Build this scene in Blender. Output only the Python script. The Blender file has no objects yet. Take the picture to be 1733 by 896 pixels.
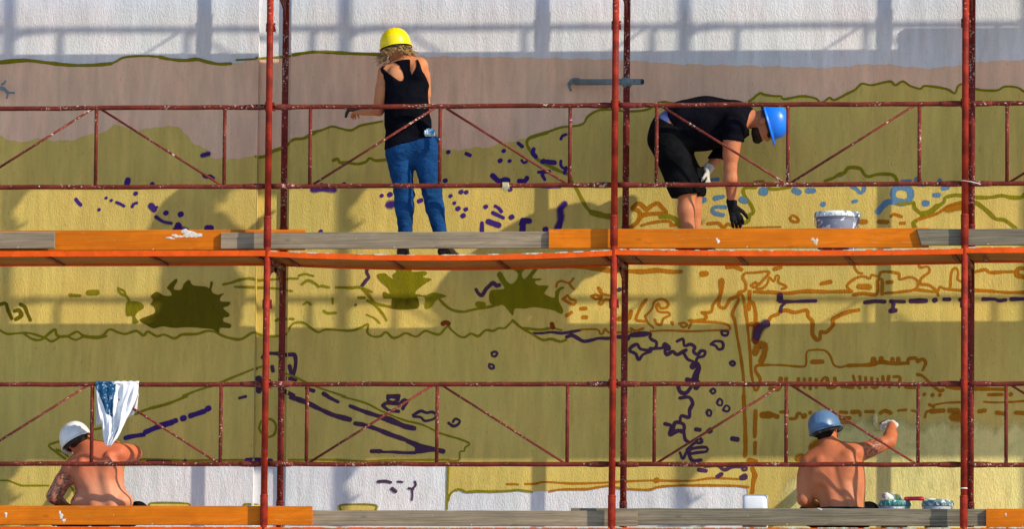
import bpy, math, random
import numpy as np
from mathutils import Vector, Matrix

random.seed(7)
rs = np.random.RandomState(7)
SC = bpy.context.scene
COL = SC.collection

# ------------------------------------------------------------------ camera
CAM_P = np.array([5.95996, -52.74010, 1.6])
YAW, PITCH, ROLL, FPX = -0.12618749, 0.09543517, 0.00964751, 12666.56


def cam_basis():
    fw = np.array([math.sin(YAW) * math.cos(PITCH), math.cos(YAW) * math.cos(PITCH), math.sin(PITCH)])
    r = np.cross(fw, [0, 0, 1.0]); r /= np.linalg.norm(r)
    u = np.cross(r, fw)
    c, s = math.cos(ROLL), math.sin(ROLL)
    return fw, c * r + s * u, -s * r + c * u


FW, RT, UP = cam_basis()


def at(px, py, Y):
    """The point at depth Y seen at photograph pixel (px, py)."""
    d = FW + (px - 866.5) / FPX * RT - (py - 448) / FPX * UP
    t = (Y - CAM_P[1]) / d[1]
    return CAM_P + t * d


cd = bpy.data.cameras.new('camera')
cam = bpy.data.objects.new('camera', cd)
COL.objects.link(cam)
M = Matrix(((RT[0], UP[0], -FW[0], CAM_P[0]), (RT[1], UP[1], -FW[1], CAM_P[1]), (RT[2], UP[2], -FW[2], CAM_P[2]), (0, 0, 0, 1)))
cam.matrix_world = M
cd.sensor_fit = 'HORIZONTAL'; cd.sensor_width = 36.0
cd.lens = FPX / 1733 * 36.0
cd.clip_start = 1.0; cd.clip_end = 2000
SC.camera = cam

# ------------------------------------------------------------------ light
SUN_DIR = Vector((2.0, -1.0, 1.285)).normalized()          # towards the sun
w = bpy.data.worlds.new('World'); SC.world = w; w.use_nodes = True
nt = w.node_tree
bg = nt.nodes['Background']
sky = nt.nodes.new('ShaderNodeTexSky'); sky.sky_type = 'NISHITA'
sky.sun_disc = False
sky.sun_elevation = math.asin(SUN_DIR.z)
sky.sun_rotation = math.atan2(SUN_DIR.x, SUN_DIR.y)
sky.air_density = 1.0; sky.dust_density = 0.25; sky.ozone_density = 4.0
nt.links.new(sky.outputs[0], bg.inputs[0])
bg.inputs[1].default_value = 0.15
sd = bpy.data.lights.new('sun', 'SUN'); sd.energy = 4.0; sd.angle = math.radians(0.75); sd.color = (1.0, 0.88, 0.69)
sun = bpy.data.objects.new('sun', sd); COL.objects.link(sun)
sun.rotation_euler = (-SUN_DIR).to_track_quat('-Z', 'Y').to_euler()
sun.location = (20, -10, 25)
vs = SC.view_settings
SC.display_settings.display_device = 'sRGB'
vs.view_transform = 'Standard'; vs.look = 'None'; vs.exposure = 0.32; vs.gamma = 1.0; vs.use_curve_mapping = False

# ------------------------------------------------------------------ materials


class NT:
    def __init__(s, name):
        s.m = bpy.data.materials.new(name); s.m.use_nodes = True
        s.t = s.m.node_tree; s.b = s.t.nodes['Principled BSDF']
        s._oc = None

    def n(s, typ, **kw):
        nd = s.t.nodes.new(typ)
        for k, v in kw.items():
            if k.startswith('i_'):
                nd.inputs[k[2:].replace('_', ' ')].default_value = v
            else:
                setattr(nd, k, v)
        return nd

    def l(s, a, b): s.t.links.new(a, b)

    def oc(s, scale=(1, 1, 1)):
        if s._oc is None: s._oc = s.n('ShaderNodeTexCoord').outputs['Object']
        mp = s.n('ShaderNodeMapping'); mp.inputs['Scale'].default_value = scale
        s.l(s._oc, mp.inputs['Vector'])
        return mp.outputs[0]

    def noise(s, scale=(1, 1, 1), sc=1.0, detail=4, rough=.55, dist=0.0):
        nd = s.n('ShaderNodeTexNoise'); nd.inputs['Scale'].default_value = sc
        nd.inputs['Detail'].default_value = detail; nd.inputs['Roughness'].default_value = rough
        nd.inputs['Distortion'].default_value = dist
        s.l(s.oc(scale), nd.inputs['Vector'])
        return nd.outputs[0]

    def ramp(s, v, lo, hi, a=0.0, b=1.0):
        nd = s.n('ShaderNodeMapRange'); nd.interpolation_type = 'SMOOTHSTEP'
        nd.inputs[1].default_value = lo; nd.inputs[2].default_value = hi
        nd.inputs[3].default_value = a; nd.inputs[4].default_value = b
        s.l(v, nd.inputs[0]); return nd.outputs[0]

    def mix(s, f, a, b, mode='MIX'):
        nd = s.n('ShaderNodeMix'); nd.data_type = 'RGBA'; nd.blend_type = mode
        for v, i in ((f, 0), (a, 6), (b, 7)):
            if isinstance(v, (int, float)): nd.inputs[i].default_value = v
            elif isinstance(v, tuple): nd.inputs[i].default_value = (*v[:3], 1)
            else: s.l(v, nd.inputs[i])
        return nd.outputs[2]

    def math(s, op, a, b=None):
        nd = s.n('ShaderNodeMath'); nd.operation = op
        for v, i in ((a, 0), (b, 1)):
            if v is None: continue
            if isinstance(v, (int, float)): nd.inputs[i].default_value = v
            else: s.l(v, nd.inputs[i])
        return nd.outputs[0]

    def bump(s, h, strength=.5, dist=.01, prev=None):
        nd = s.n('ShaderNodeBump'); nd.inputs['Strength'].default_value = strength
        nd.inputs['Distance'].default_value = dist
        s.l(h, nd.inputs['Height'])
        if prev is not None: s.l(prev, nd.inputs['Normal'])
        s.l(nd.outputs[0], s.b.inputs['Normal']); return nd.outputs[0]

    def color(s, c):
        if isinstance(c, tuple): s.b.inputs['Base Color'].default_value = (*c[:3], 1)
        else: s.l(c, s.b.inputs['Base Color'])

    def rough(s, v):
        if isinstance(v, (int, float)): s.b.inputs['Roughness'].default_value = v
        else: s.l(v, s.b.inputs['Roughness'])


def mul(c, f): return tuple(min(1.0, x * f) for x in c)


def stucco(name, col, cover=False, fleck=.35, soft=False):
    """Scratched render coat: vertical combing, grit, streaks; with cover = the soft-edged sprayed marks on it."""
    t = NT(name)
    streak = t.noise((1, 1, .16), 14, 4, .6)
    big = t.noise((1, 1, .6), 1.3, 3, .5)
    grit = t.noise((1, 1, .45), 75, 3, .6)
    c = t.mix(t.ramp(streak, .35, .7), mul(col, .92), mul(col, 1.06))
    c = t.mix(t.ramp(big, .3, .7), t.mix(1.0, c, (.86, .89, .92), 'MULTIPLY'), c)
    hue = t.noise((1, 1, .45), 3.4, 4, .65, .6)
    c = t.mix(t.ramp(hue, .38, .66), t.mix(1.0, c, (1.02, .985, .97), 'MULTIPLY'), t.mix(1.0, c, (.965, 1.0, .98), 'MULTIPLY'))
    roll = t.noise((5.5, 1, .9), 1.6, 3, .55, .3)
    c = t.mix(t.ramp(roll, .42, .60), c, t.mix(1.0, c, (.93, .93, .92), 'MULTIPLY'))
    fl = t.ramp(t.noise((1, 1, .34), 74, 4, .75), .585, .72)
    c = t.mix(t.math('MULTIPLY', fl, fleck * 1.3), c, mul(col, .30))
    fl2 = t.ramp(t.noise((1, 1, .14), 26, 2, .5), .58, .72)
    c = t.mix(t.math('MULTIPLY', fl2, fleck * .5), c, mul(col, .5))
    c = t.mix(t.ramp(grit, .60, .8, 0, .4), c, mul(col, .55))
    t.color(c); t.rough(.92); t.b.inputs['Specular IOR Level'].default_value = .15
    g2 = t.noise((1, 1, .42), 105, 3, .7)
    g3 = t.noise((1, 1, .25), 30, 2, .5)
    h = t.math('ADD', t.math('MULTIPLY', g2, 1.0), t.math('MULTIPLY', g3, .25))
    t.bump(h, .8, .0075)
    if cover:
        at_ = t.n('ShaderNodeAttribute'); at_.attribute_name = 'cov'
        nz = t.noise((1, 1, .5), 90, 3, .7)
        v = t.math('ADD', at_.outputs['Fac'], t.math('MULTIPLY', t.math('SUBTRACT', nz, .5), .7 if not soft else .5))
        a = t.ramp(v, .22, .62) if not soft else t.ramp(v, .1, .95)
        thin = t.ramp(t.noise((1, 1, .6), 11, 4, .65, .5), .30, .50, .80, 1.0)
        t.l(t.math('MULTIPLY', a, thin), t.b.inputs['Alpha'])
    return t.m


def painted_steel(name, col, spat=.62, dark=.5, rough=.45, scratch=.66):
    t = NT(name)
    n1 = t.noise((1, 1, 1), 9, 4, .6)
    c = t.mix(t.ramp(n1, .35, .68), mul(col, dark), col)
    n2 = t.noise((1, 1, 1), 55, 3, .6)
    c = t.mix(t.ramp(n2, .58, .72, 0, .6), c, mul(col, .35))
    if spat < 1:
        n3 = t.noise((1, 1, 1), 58, 4, .66, .4)
        n4 = t.noise((1, 1, 1), 3.1, 2, .5)
        v = t.math('ADD', n3, t.math('MULTIPLY', t.math('SUBTRACT', n4, .5), .38))
        c = t.mix(t.ramp(v, spat, spat + .035), c, (.56, .48, .37))
    t.color(c); t.rough(t.ramp(n2, .3, .7, rough, rough + .3)); t.b.inputs['Specular IOR Level'].default_value = .16
    t.bump(n2, .25, .003)
    return t.m


def wood(name, col, col2, gloss=.75, knots=True, grain=1.0):
    t = NT(name)
    g = t.noise((.55, 14, 30), 2.4, 5, .62, .5)
    g2 = t.noise((1.4, 60, 110), 1.5, 3, .6)
    b = t.noise((1.3, 3, 3), 1.6, 3, .6)
    c = t.mix(t.ramp(g, .36, .64), col2, col)
    c = t.mix(t.ramp(g2, .56, .75, 0, .5 * grain), c, mul(col2, .55))
    c = t.mix(t.ramp(b, .35, .7), t.mix(1.0, c, (.74, .76, .78), 'MULTIPLY'), c)
    if knots:
        vo = t.n('ShaderNodeTexVoronoi'); vo.inputs['Scale'].default_value = 1.0
        t.l(t.oc((2.3, 6, 6)), vo.inputs['Vector'])
        c = t.mix(t.ramp(vo.outputs['Distance'], .05, .11, .75, 0), c, mul(col2, .3))
    scr = t.ramp(t.noise((3.5, 40, 55), 1.3, 3, .6, 2.0), .665, .70)
    c = t.mix(t.math('MULTIPLY', scr, .35), c, (.66, .52, .36))
    dirt = t.ramp(t.noise((2.2, 5, 7), 2.0, 5, .7, .6), .54, .74)
    c = t.mix(t.math('MULTIPLY', dirt, .42), c, mul(col2, .45))
    sp = t.ramp(t.noise((1, 1, 1), 26, 4, .6, .3), .70, .73)
    c = t.mix(t.math('MULTIPLY', sp, .8), c, (.62, .60, .54))
    t.color(c); t.rough(gloss); t.b.inputs['Specular IOR Level'].default_value = .12
    t.bump(g2, .4 * grain, .004)
    return t.m


def plain(name, col, rough=.5, var=.2, sc=12, bump=0.0, spec=.5, metal=0.0, bsc=None):
    t = NT(name)
    n1 = t.noise((1, 1, 1), sc, 4, .6)
    t.color(t.mix(t.ramp(n1, .3, .7), mul(col, 1 - var), mul(col, 1 + var * .5)))
    t.rough(rough); t.b.inputs['Specular IOR Level'].default_value = spec; t.b.inputs['Metallic'].default_value = metal
    if bump: t.bump(t.noise((1, 1, 1), bsc or sc * 4, 3, .6), bump, .006)
    return t.m


def cloth(name, col, var=.3, bump=.5, rough=.95, sc=7):
    t = NT(name)
    n1 = t.noise((1, 1, 1), sc, 3, .6, .8)
    t.color(t.mix(t.ramp(n1, .3, .7), mul(col, 1 - var), mul(col, 1 + var)))
    t.rough(rough); t.b.inputs['Specular IOR Level'].default_value = .04
    f = t.noise((1, 1, 1.6), 16, 3, .55, 1.2)
    b = t.bump(f, bump, .02)
    t.bump(t.noise((1, 1, 1), 260, 2, .5), .25, .002, b)
    return t.m


def skin(name, col, red, tattoo=None, burn=None):
    t = NT(name)
    n1 = t.noise((1, 1, 1), 5, 3, .5)
    c = t.mix(t.ramp(n1, .35, .7), col, red)
    if burn is not None:                         # sunburn over the shoulders and neck: (z where it starts, z where it is full, colour)
        sx = t.n('ShaderNodeSeparateXYZ'); t.oc(); t.l(t._oc, sx.inputs[0])
        zz = t.math('ADD', sx.outputs[2], t.math('MULTIPLY', t.math('SUBTRACT', n1, .5), .16))
        c = t.mix(t.ramp(zz, burn[0], burn[1]), c, burn[2])
    n2 = t.noise((1, 1, 1), 45, 3, .6)
    c = t.mix(t.ramp(n2, .5, .75, 0, .25), c, mul(red, .7))
    if tattoo is not None:                       # tattoo = (centre, radius): inked zone on the arm
        geo = t._oc
        d = t.n('ShaderNodeVectorMath'); d.operation = 'DISTANCE'
        t.l(geo, d.inputs[0]); d.inputs[1].default_value = tattoo[0]
        zone = t.ramp(d.outputs['Value'], tattoo[1] * .75, tattoo[1], 1, 0)
        tn = t.noise((1, 1, 1), 16, 2, .5, 2.2)
        ink = t.ramp(t.math('ABSOLUTE', t.math('SUBTRACT', tn, .5)), .03, .075, 1, 0)
        c = t.mix(t.math('MULTIPLY', t.math('MULTIPLY', zone, ink), .78), c, (.035, .045, .055))
    t.color(c); t.rough(.52); t.b.inputs['Specular IOR Level'].default_value = .22
    t.b.inputs['Subsurface Weight'].default_value = .06
    t.b.inputs['Subsurface Radius'].default_value = (.02, .008, .004)
    b = t.bump(t.noise((1, 1, 1), 20, 3, .55), .22, .012)
    t.bump(n2, .15, .004, b)
    return t.m


# ------------------------------------------------------------------ mesh helpers


class MB:
    def __init__(s): s.v = []; s.f = []; s.sm = []; s.cov = None

    def add(s, vs, fs, smooth=False):
        o = len(s.v); s.v += [tuple(map(float, p)) for p in vs]
        s.f += [tuple(i + o for i in f) for f in fs]; s.sm += [smooth] * len(fs)

    def box(s, x0, x1, y0, y1, z0, z1, bev=0.0):
        if bev <= 0:
            vs = [(x, y, z) for z in (z0, z1) for y in (y0, y1) for x in (x0, x1)]
            s.add(vs, [(0, 2, 3, 1), (4, 5, 7, 6), (0, 1, 5, 4), (2, 6, 7, 3), (0, 4, 6, 2), (1, 3, 7, 5)])
            return
        b = bev; vs = []; idx = {}
        for sx in (0, 1):
            for sy in (0, 1):
                for sz in (0, 1):
                    X, Y, Z = (x0, x1)[sx], (y0, y1)[sy], (z0, z1)[sz]
                    dx, dy, dz = b * (1 - 2 * sx), b * (1 - 2 * sy), b * (1 - 2 * sz)
                    for ax, p in enumerate(((X, Y + dy, Z + dz), (X + dx, Y, Z + dz), (X + dx, Y + dy, Z))):
                        idx[sx, sy, sz, ax] = len(vs); vs.append(p)
        fs = []
        for ax in range(3):
            for sg in (0, 1):
                q = []
                for u, v in ((0, 0), (1, 0), (1, 1), (0, 1)):
                    k = [u, v]; k.insert(ax, sg); q.append(idx[(*k, ax)])
                fs.append(q if sg else q[::-1])
        for ax in range(3):
            o = [a for a in range(3) if a != ax]
            for u in (0, 1):
                for v in (0, 1):
                    def key(t, a):
                        k = [0, 0, 0]; k[ax] = t; k[o[0]] = u; k[o[1]] = v; return idx[(*k, a)]
                    fs.append([key(0, o[0]), key(1, o[0]), key(1, o[1]), key(0, o[1])])
        for sx in (0, 1):
            for sy in (0, 1):
                for sz in (0, 1): fs.append([idx[sx, sy, sz, a] for a in range(3)])
        s.add(vs, fs)

    def tube(s, pts, r, n=10, caps=True, smooth=True):
        pts = [Vector(p) for p in pts]
        rr = r if isinstance(r, (list, tuple)) else [r] * len(pts)
        vs = []; fs = []; ref = None
        for i, p in enumerate(pts):
            d = (pts[min(i + 1, len(pts) - 1)] - pts[max(i - 1, 0)]).normalized()
            if ref is None:
                ref = d.orthogonal().normalized()
            ref = (ref - d * ref.dot(d)).normalized(); b = d.cross(ref)
            for k in range(n):
                a = 2 * math.pi * k / n
                vs.append(p + (ref * math.cos(a) + b * math.sin(a)) * rr[i])
        for i in range(len(pts) - 1):
            for k in range(n):
                fs.append((i * n + k, i * n + (k + 1) % n, (i + 1) * n + (k + 1) % n, (i + 1) * n + k))
        s.add(vs, fs, smooth)
        if caps:
            o = len(s.v) - len(vs)
            s.f.append(tuple(o + k for k in reversed(range(n)))); s.sm.append(False)
            s.f.append(tuple(o + (len(pts) - 1) * n + k for k in range(n))); s.sm.append(False)

    def lathe(s, c, prof, n=32, axis=(0, 0, 1), smooth=True):
        c = Vector(c); ax = Vector(axis).normalized(); u = ax.orthogonal().normalized(); v = ax.cross(u)
        vs = []; fs = []
        for r, h in prof:
            for k in range(n):
                a = 2 * math.pi * k / n
                vs.append(c + ax * h + (u * math.cos(a) + v * math.sin(a)) * max(r, 1e-4))
        for i in range(len(prof) - 1):
            for k in range(n):
                fs.append((i * n + k, i * n + (k + 1) % n, (i + 1) * n + (k + 1) % n, (i + 1) * n + k))
        s.add(vs, fs, smooth)

    def build(s, name, mat, parent=None, sharp=None):
        me = bpy.data.meshes.new(name); me.from_pydata(s.v, [], s.f); me.update()
        me.polygons.foreach_set('use_smooth', s.sm)
        if s.cov is not None:
            a = me.attributes.new('cov', 'FLOAT', 'POINT'); a.data.foreach_set('value', s.cov)
        me.materials.append(mat)
        if sharp: me.set_sharp_from_angle(angle=sharp)
        return link(name, me, parent)


def link(name, me, parent=None):
    o = bpy.data.objects.new(name, me); COL.objects.link(o)
    if parent is not None:
        o.parent = parent
        mw = parent_world(parent)
        o.matrix_parent_inverse = mw.inverted()
    return o


def parent_world(p):
    m = Matrix.Translation(p.location)
    if p.parent is not None: m = parent_world(p.parent) @ p.matrix_parent_inverse @ m
    return m


def tag(o, label, cat, group=None, kind=None):
    if label: o['label'] = label
    if cat: o['category'] = cat
    if group: o['group'] = group
    if kind: o['kind'] = kind
    return o


def thing(name, loc, label, cat, group=None):
    o = bpy.data.objects.new(name, None); COL.objects.link(o)
    o.location = tuple(map(float, loc)); o.empty_display_size = .1
    return tag(o, label, cat, group)


def raw(name, V, F, mat, parent, smooth=True, Q=True):
    """fast mesh from numpy arrays of verts and quads"""
    me = bpy.data.meshes.new(name)
    n = F.shape[1]
    me.vertices.add(len(V)); me.vertices.foreach_set('co', V.astype(np.float32).ravel())
    me.loops.add(F.size); me.loops.foreach_set('vertex_index', F.astype(np.int32).ravel())
    me.polygons.add(len(F)); me.polygons.foreach_set('loop_start', np.arange(0, F.size, n, dtype=np.int32))
    me.polygons.foreach_set('use_smooth', [smooth] * len(F))
    me.update(calc_edges=True); me.validate()
    me.materials.append(mat)
    return link(name, me, parent)

# ------------------------------------------------------------------ setting: ground, wall
W = 1.06                     # face of the wall
REC0, REC1, RECD = -2.752, -2.512, 0.05   # shallow vertical recess in the wall


def wallY(x): return W + RECD if REC0 < x < REC1 else W


g = MB(); g.add([(-300, -300, 0), (300, -300, 0), (300, 300, 0), (-300, 300, 0)], [(0, 1, 2, 3)])
gm = NT('paving')
gm.color(gm.mix(gm.ramp(gm.noise((1, 1, 1), .6, 5, .6), .3, .7), (.42, .40, .37), (.52, .50, .46))); gm.rough(.9)
tag(g.build('ground', gm.m), 'pale gritty forecourt below the scaffold', None, kind='structure')

MW_WHITE = stucco('render_white', (.79, .80, .84), fleck=.30)
MW_ROSE = stucco('render_rose', (.92, .60, .41), fleck=.26)
MW_OCHRE = stucco('render_ochre', (.71, .54, .145), fleck=.46)
MW_CREAM = stucco('render_cream', (.90, .79, .31), cover=True, fleck=.15, soft=True)

wall = thing('facade_wall', (0, W, 0), 'tall rendered house wall with a half finished landscape mural in ochre, rose and white', 'wall')
mb = MB(); mb.box(-14, REC0, W, W + .4, 0.0, 12.5); mb.build('wall_panel', MW_WHITE, wall)
mb = MB(); mb.box(REC1, 14, W, W + .4, 0.0, 12.5); mb.build('wall_panel', MW_WHITE, wall)
mb = MB(); mb.box(REC0 + .0005, REC1 - .0005, W + RECD, W + .4, 0.0, 12.5); mb.build('recess_panel', MW_WHITE, wall)


def P2(s):
    return [tuple(map(float, q.split(','))) for q in s.split()]


def curve(pts):
    """photo-pixel polyline on the wall face -> z as a function of x"""
    w_ = np.array([at(x, y, W) for x, y in pts]); o = np.argsort(w_[:, 0])
    xs, zs = np.maximum.accumulate(w_[:, 0]) + 1e-5 * np.arange(len(w_)), w_[:, 2]
    return lambda x: float(np.interp(x, xs, zs) + .004 * math.sin(x * 31) + .003 * math.sin(x * 77 + 1))


LILAC_TOP = P2('-30,106 0,106 50,102.5 120,110 188,107.5 208,97.5 250,95 288,100 333,100 371,108 391,108 434,100 472,95 497,93 534,88 589,89 634,91 704,95 868,97 1018,100 1093,104 1143,108 1302,112 1400,115 1475,108 1512,110 1567,116 1612,112 1650,105 1733,101 1770,100')
OCHRE_TOP = P2('-30,228 0,229 12,238 45,240 75,233 92,239 120,238 140,231 172,225 180,221 195,211 213,215 233,222 263,215 290,214 305,216 310,223 318,229 325,243 351,253 358,267 383,270 413,267 434,264 449,263 461,254 477,249 497,236 514,234 534,224 544,220 562,214 594,220 609,213 647,205 700,215 735,252 752,254 785,253 810,249 827,250 845,243 868,239 883,235 893,236 905,230 925,224 950,215 976,213 991,205 993,198 1013,187 1031,185 1053,188 1081,188 1098,184 1113,174 1123,171 1138,174 1200,190 1266,173 1286,158 1302,161 1315,162.5 1322,162 1326,167 1357,162 1380,166 1387,172 1395,171 1404,165 1412,169 1435,157 1447,151 1459,141 1475,144 1505,137 1515,144 1527,137 1540,145 1557,150 1565,145 1600,150 1615,157 1622,144 1632,142 1650,150 1665,152 1687,152 1700,146 1720,147 1733,155 1770,156')
OCHRE_BOT = P2('-30,905 207,905 208.5,787 757,787 758.5,875 760,845 769,831 787,832 810,832 868,831 930,832 1013,826 1040,826 1098,830 1118,825 1168,822 1243,823 1266,825 1268,905 1770,905')


def field(name, top, bot, mat, off, x0=-6.6, x1=5.2, step=.012):
    """a coat of paint: a sheet a few millimetres proud of the render, also round the recess"""
    ft, fb = curve(top), curve(bot)
    for a, b, yy in ((x0, REC0, W), (REC0 + off + .002, REC1, W + RECD), (REC1, x1, W)):
        n = max(2, int((b - a) / step)); vs = []; fs = []
        for i in range(n + 1):
            x = a + (b - a) * i / n; zt, zb = ft(x), min(fb(x), ft(x) - .005)
            vs += [(x, yy - off, zb), (x, yy - off, zt)]
            if i: fs.append((2 * i - 2, 2 * i, 2 * i + 1, 2 * i - 1))
        m = MB(); m.add(vs, fs); m.build(name, mat, wall)
    zt, zb = ft(REC0), fb(REC0)
    m = MB(); x = REC0 + off
    m.add([(x, W - off + .0004, zb), (x, W + RECD, zb), (x, W + RECD, zt), (x, W - off + .0004, zt)], [(0, 1, 2, 3)]); m.build(name, mat, wall)


field('rose_paint', LILAC_TOP, [(x, y + 12) for x, y in OCHRE_TOP], MW_ROSE, .0015)
field('ochre_paint', OCHRE_TOP, OCHRE_BOT, MW_OCHRE, .003)

# ------------------------------------------------------------------ the drawing of the mural, stroke by stroke
COLS = {'O': (.26, .225, .006), 'G': (.135, .115, .003), 'V': (.060, .022, .20), 'P': (.085, .036, .085),
        'B': (.46, .165, .006), 'H': (.215, .19, .003), 'R': (.26, .05, .008), 'L': (.12, .25, .40)}
MS = {k: stucco('spray_' + k, c, cover=True, fleck=.1) for k, c in COLS.items()}
MSS = {k: stucco('mist_' + k, c, cover=True, fleck=.1, soft=True) for k, c in COLS.items()}
NAMES = {'O': 'olive_line', 'G': 'dark_green_shape', 'H': 'olive_green_shape', 'V': 'violet_mark', 'P': 'plum_mark', 'B': 'ochre_brown_line', 'R': 'rust_mark', 'L': 'blue_mark'}
TX = {'a': 0, 'b': 434, 'c': 868, 'd': 1300}
TY = {'1': 0, '2': 224, '3': 448, '4': 672}

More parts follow.
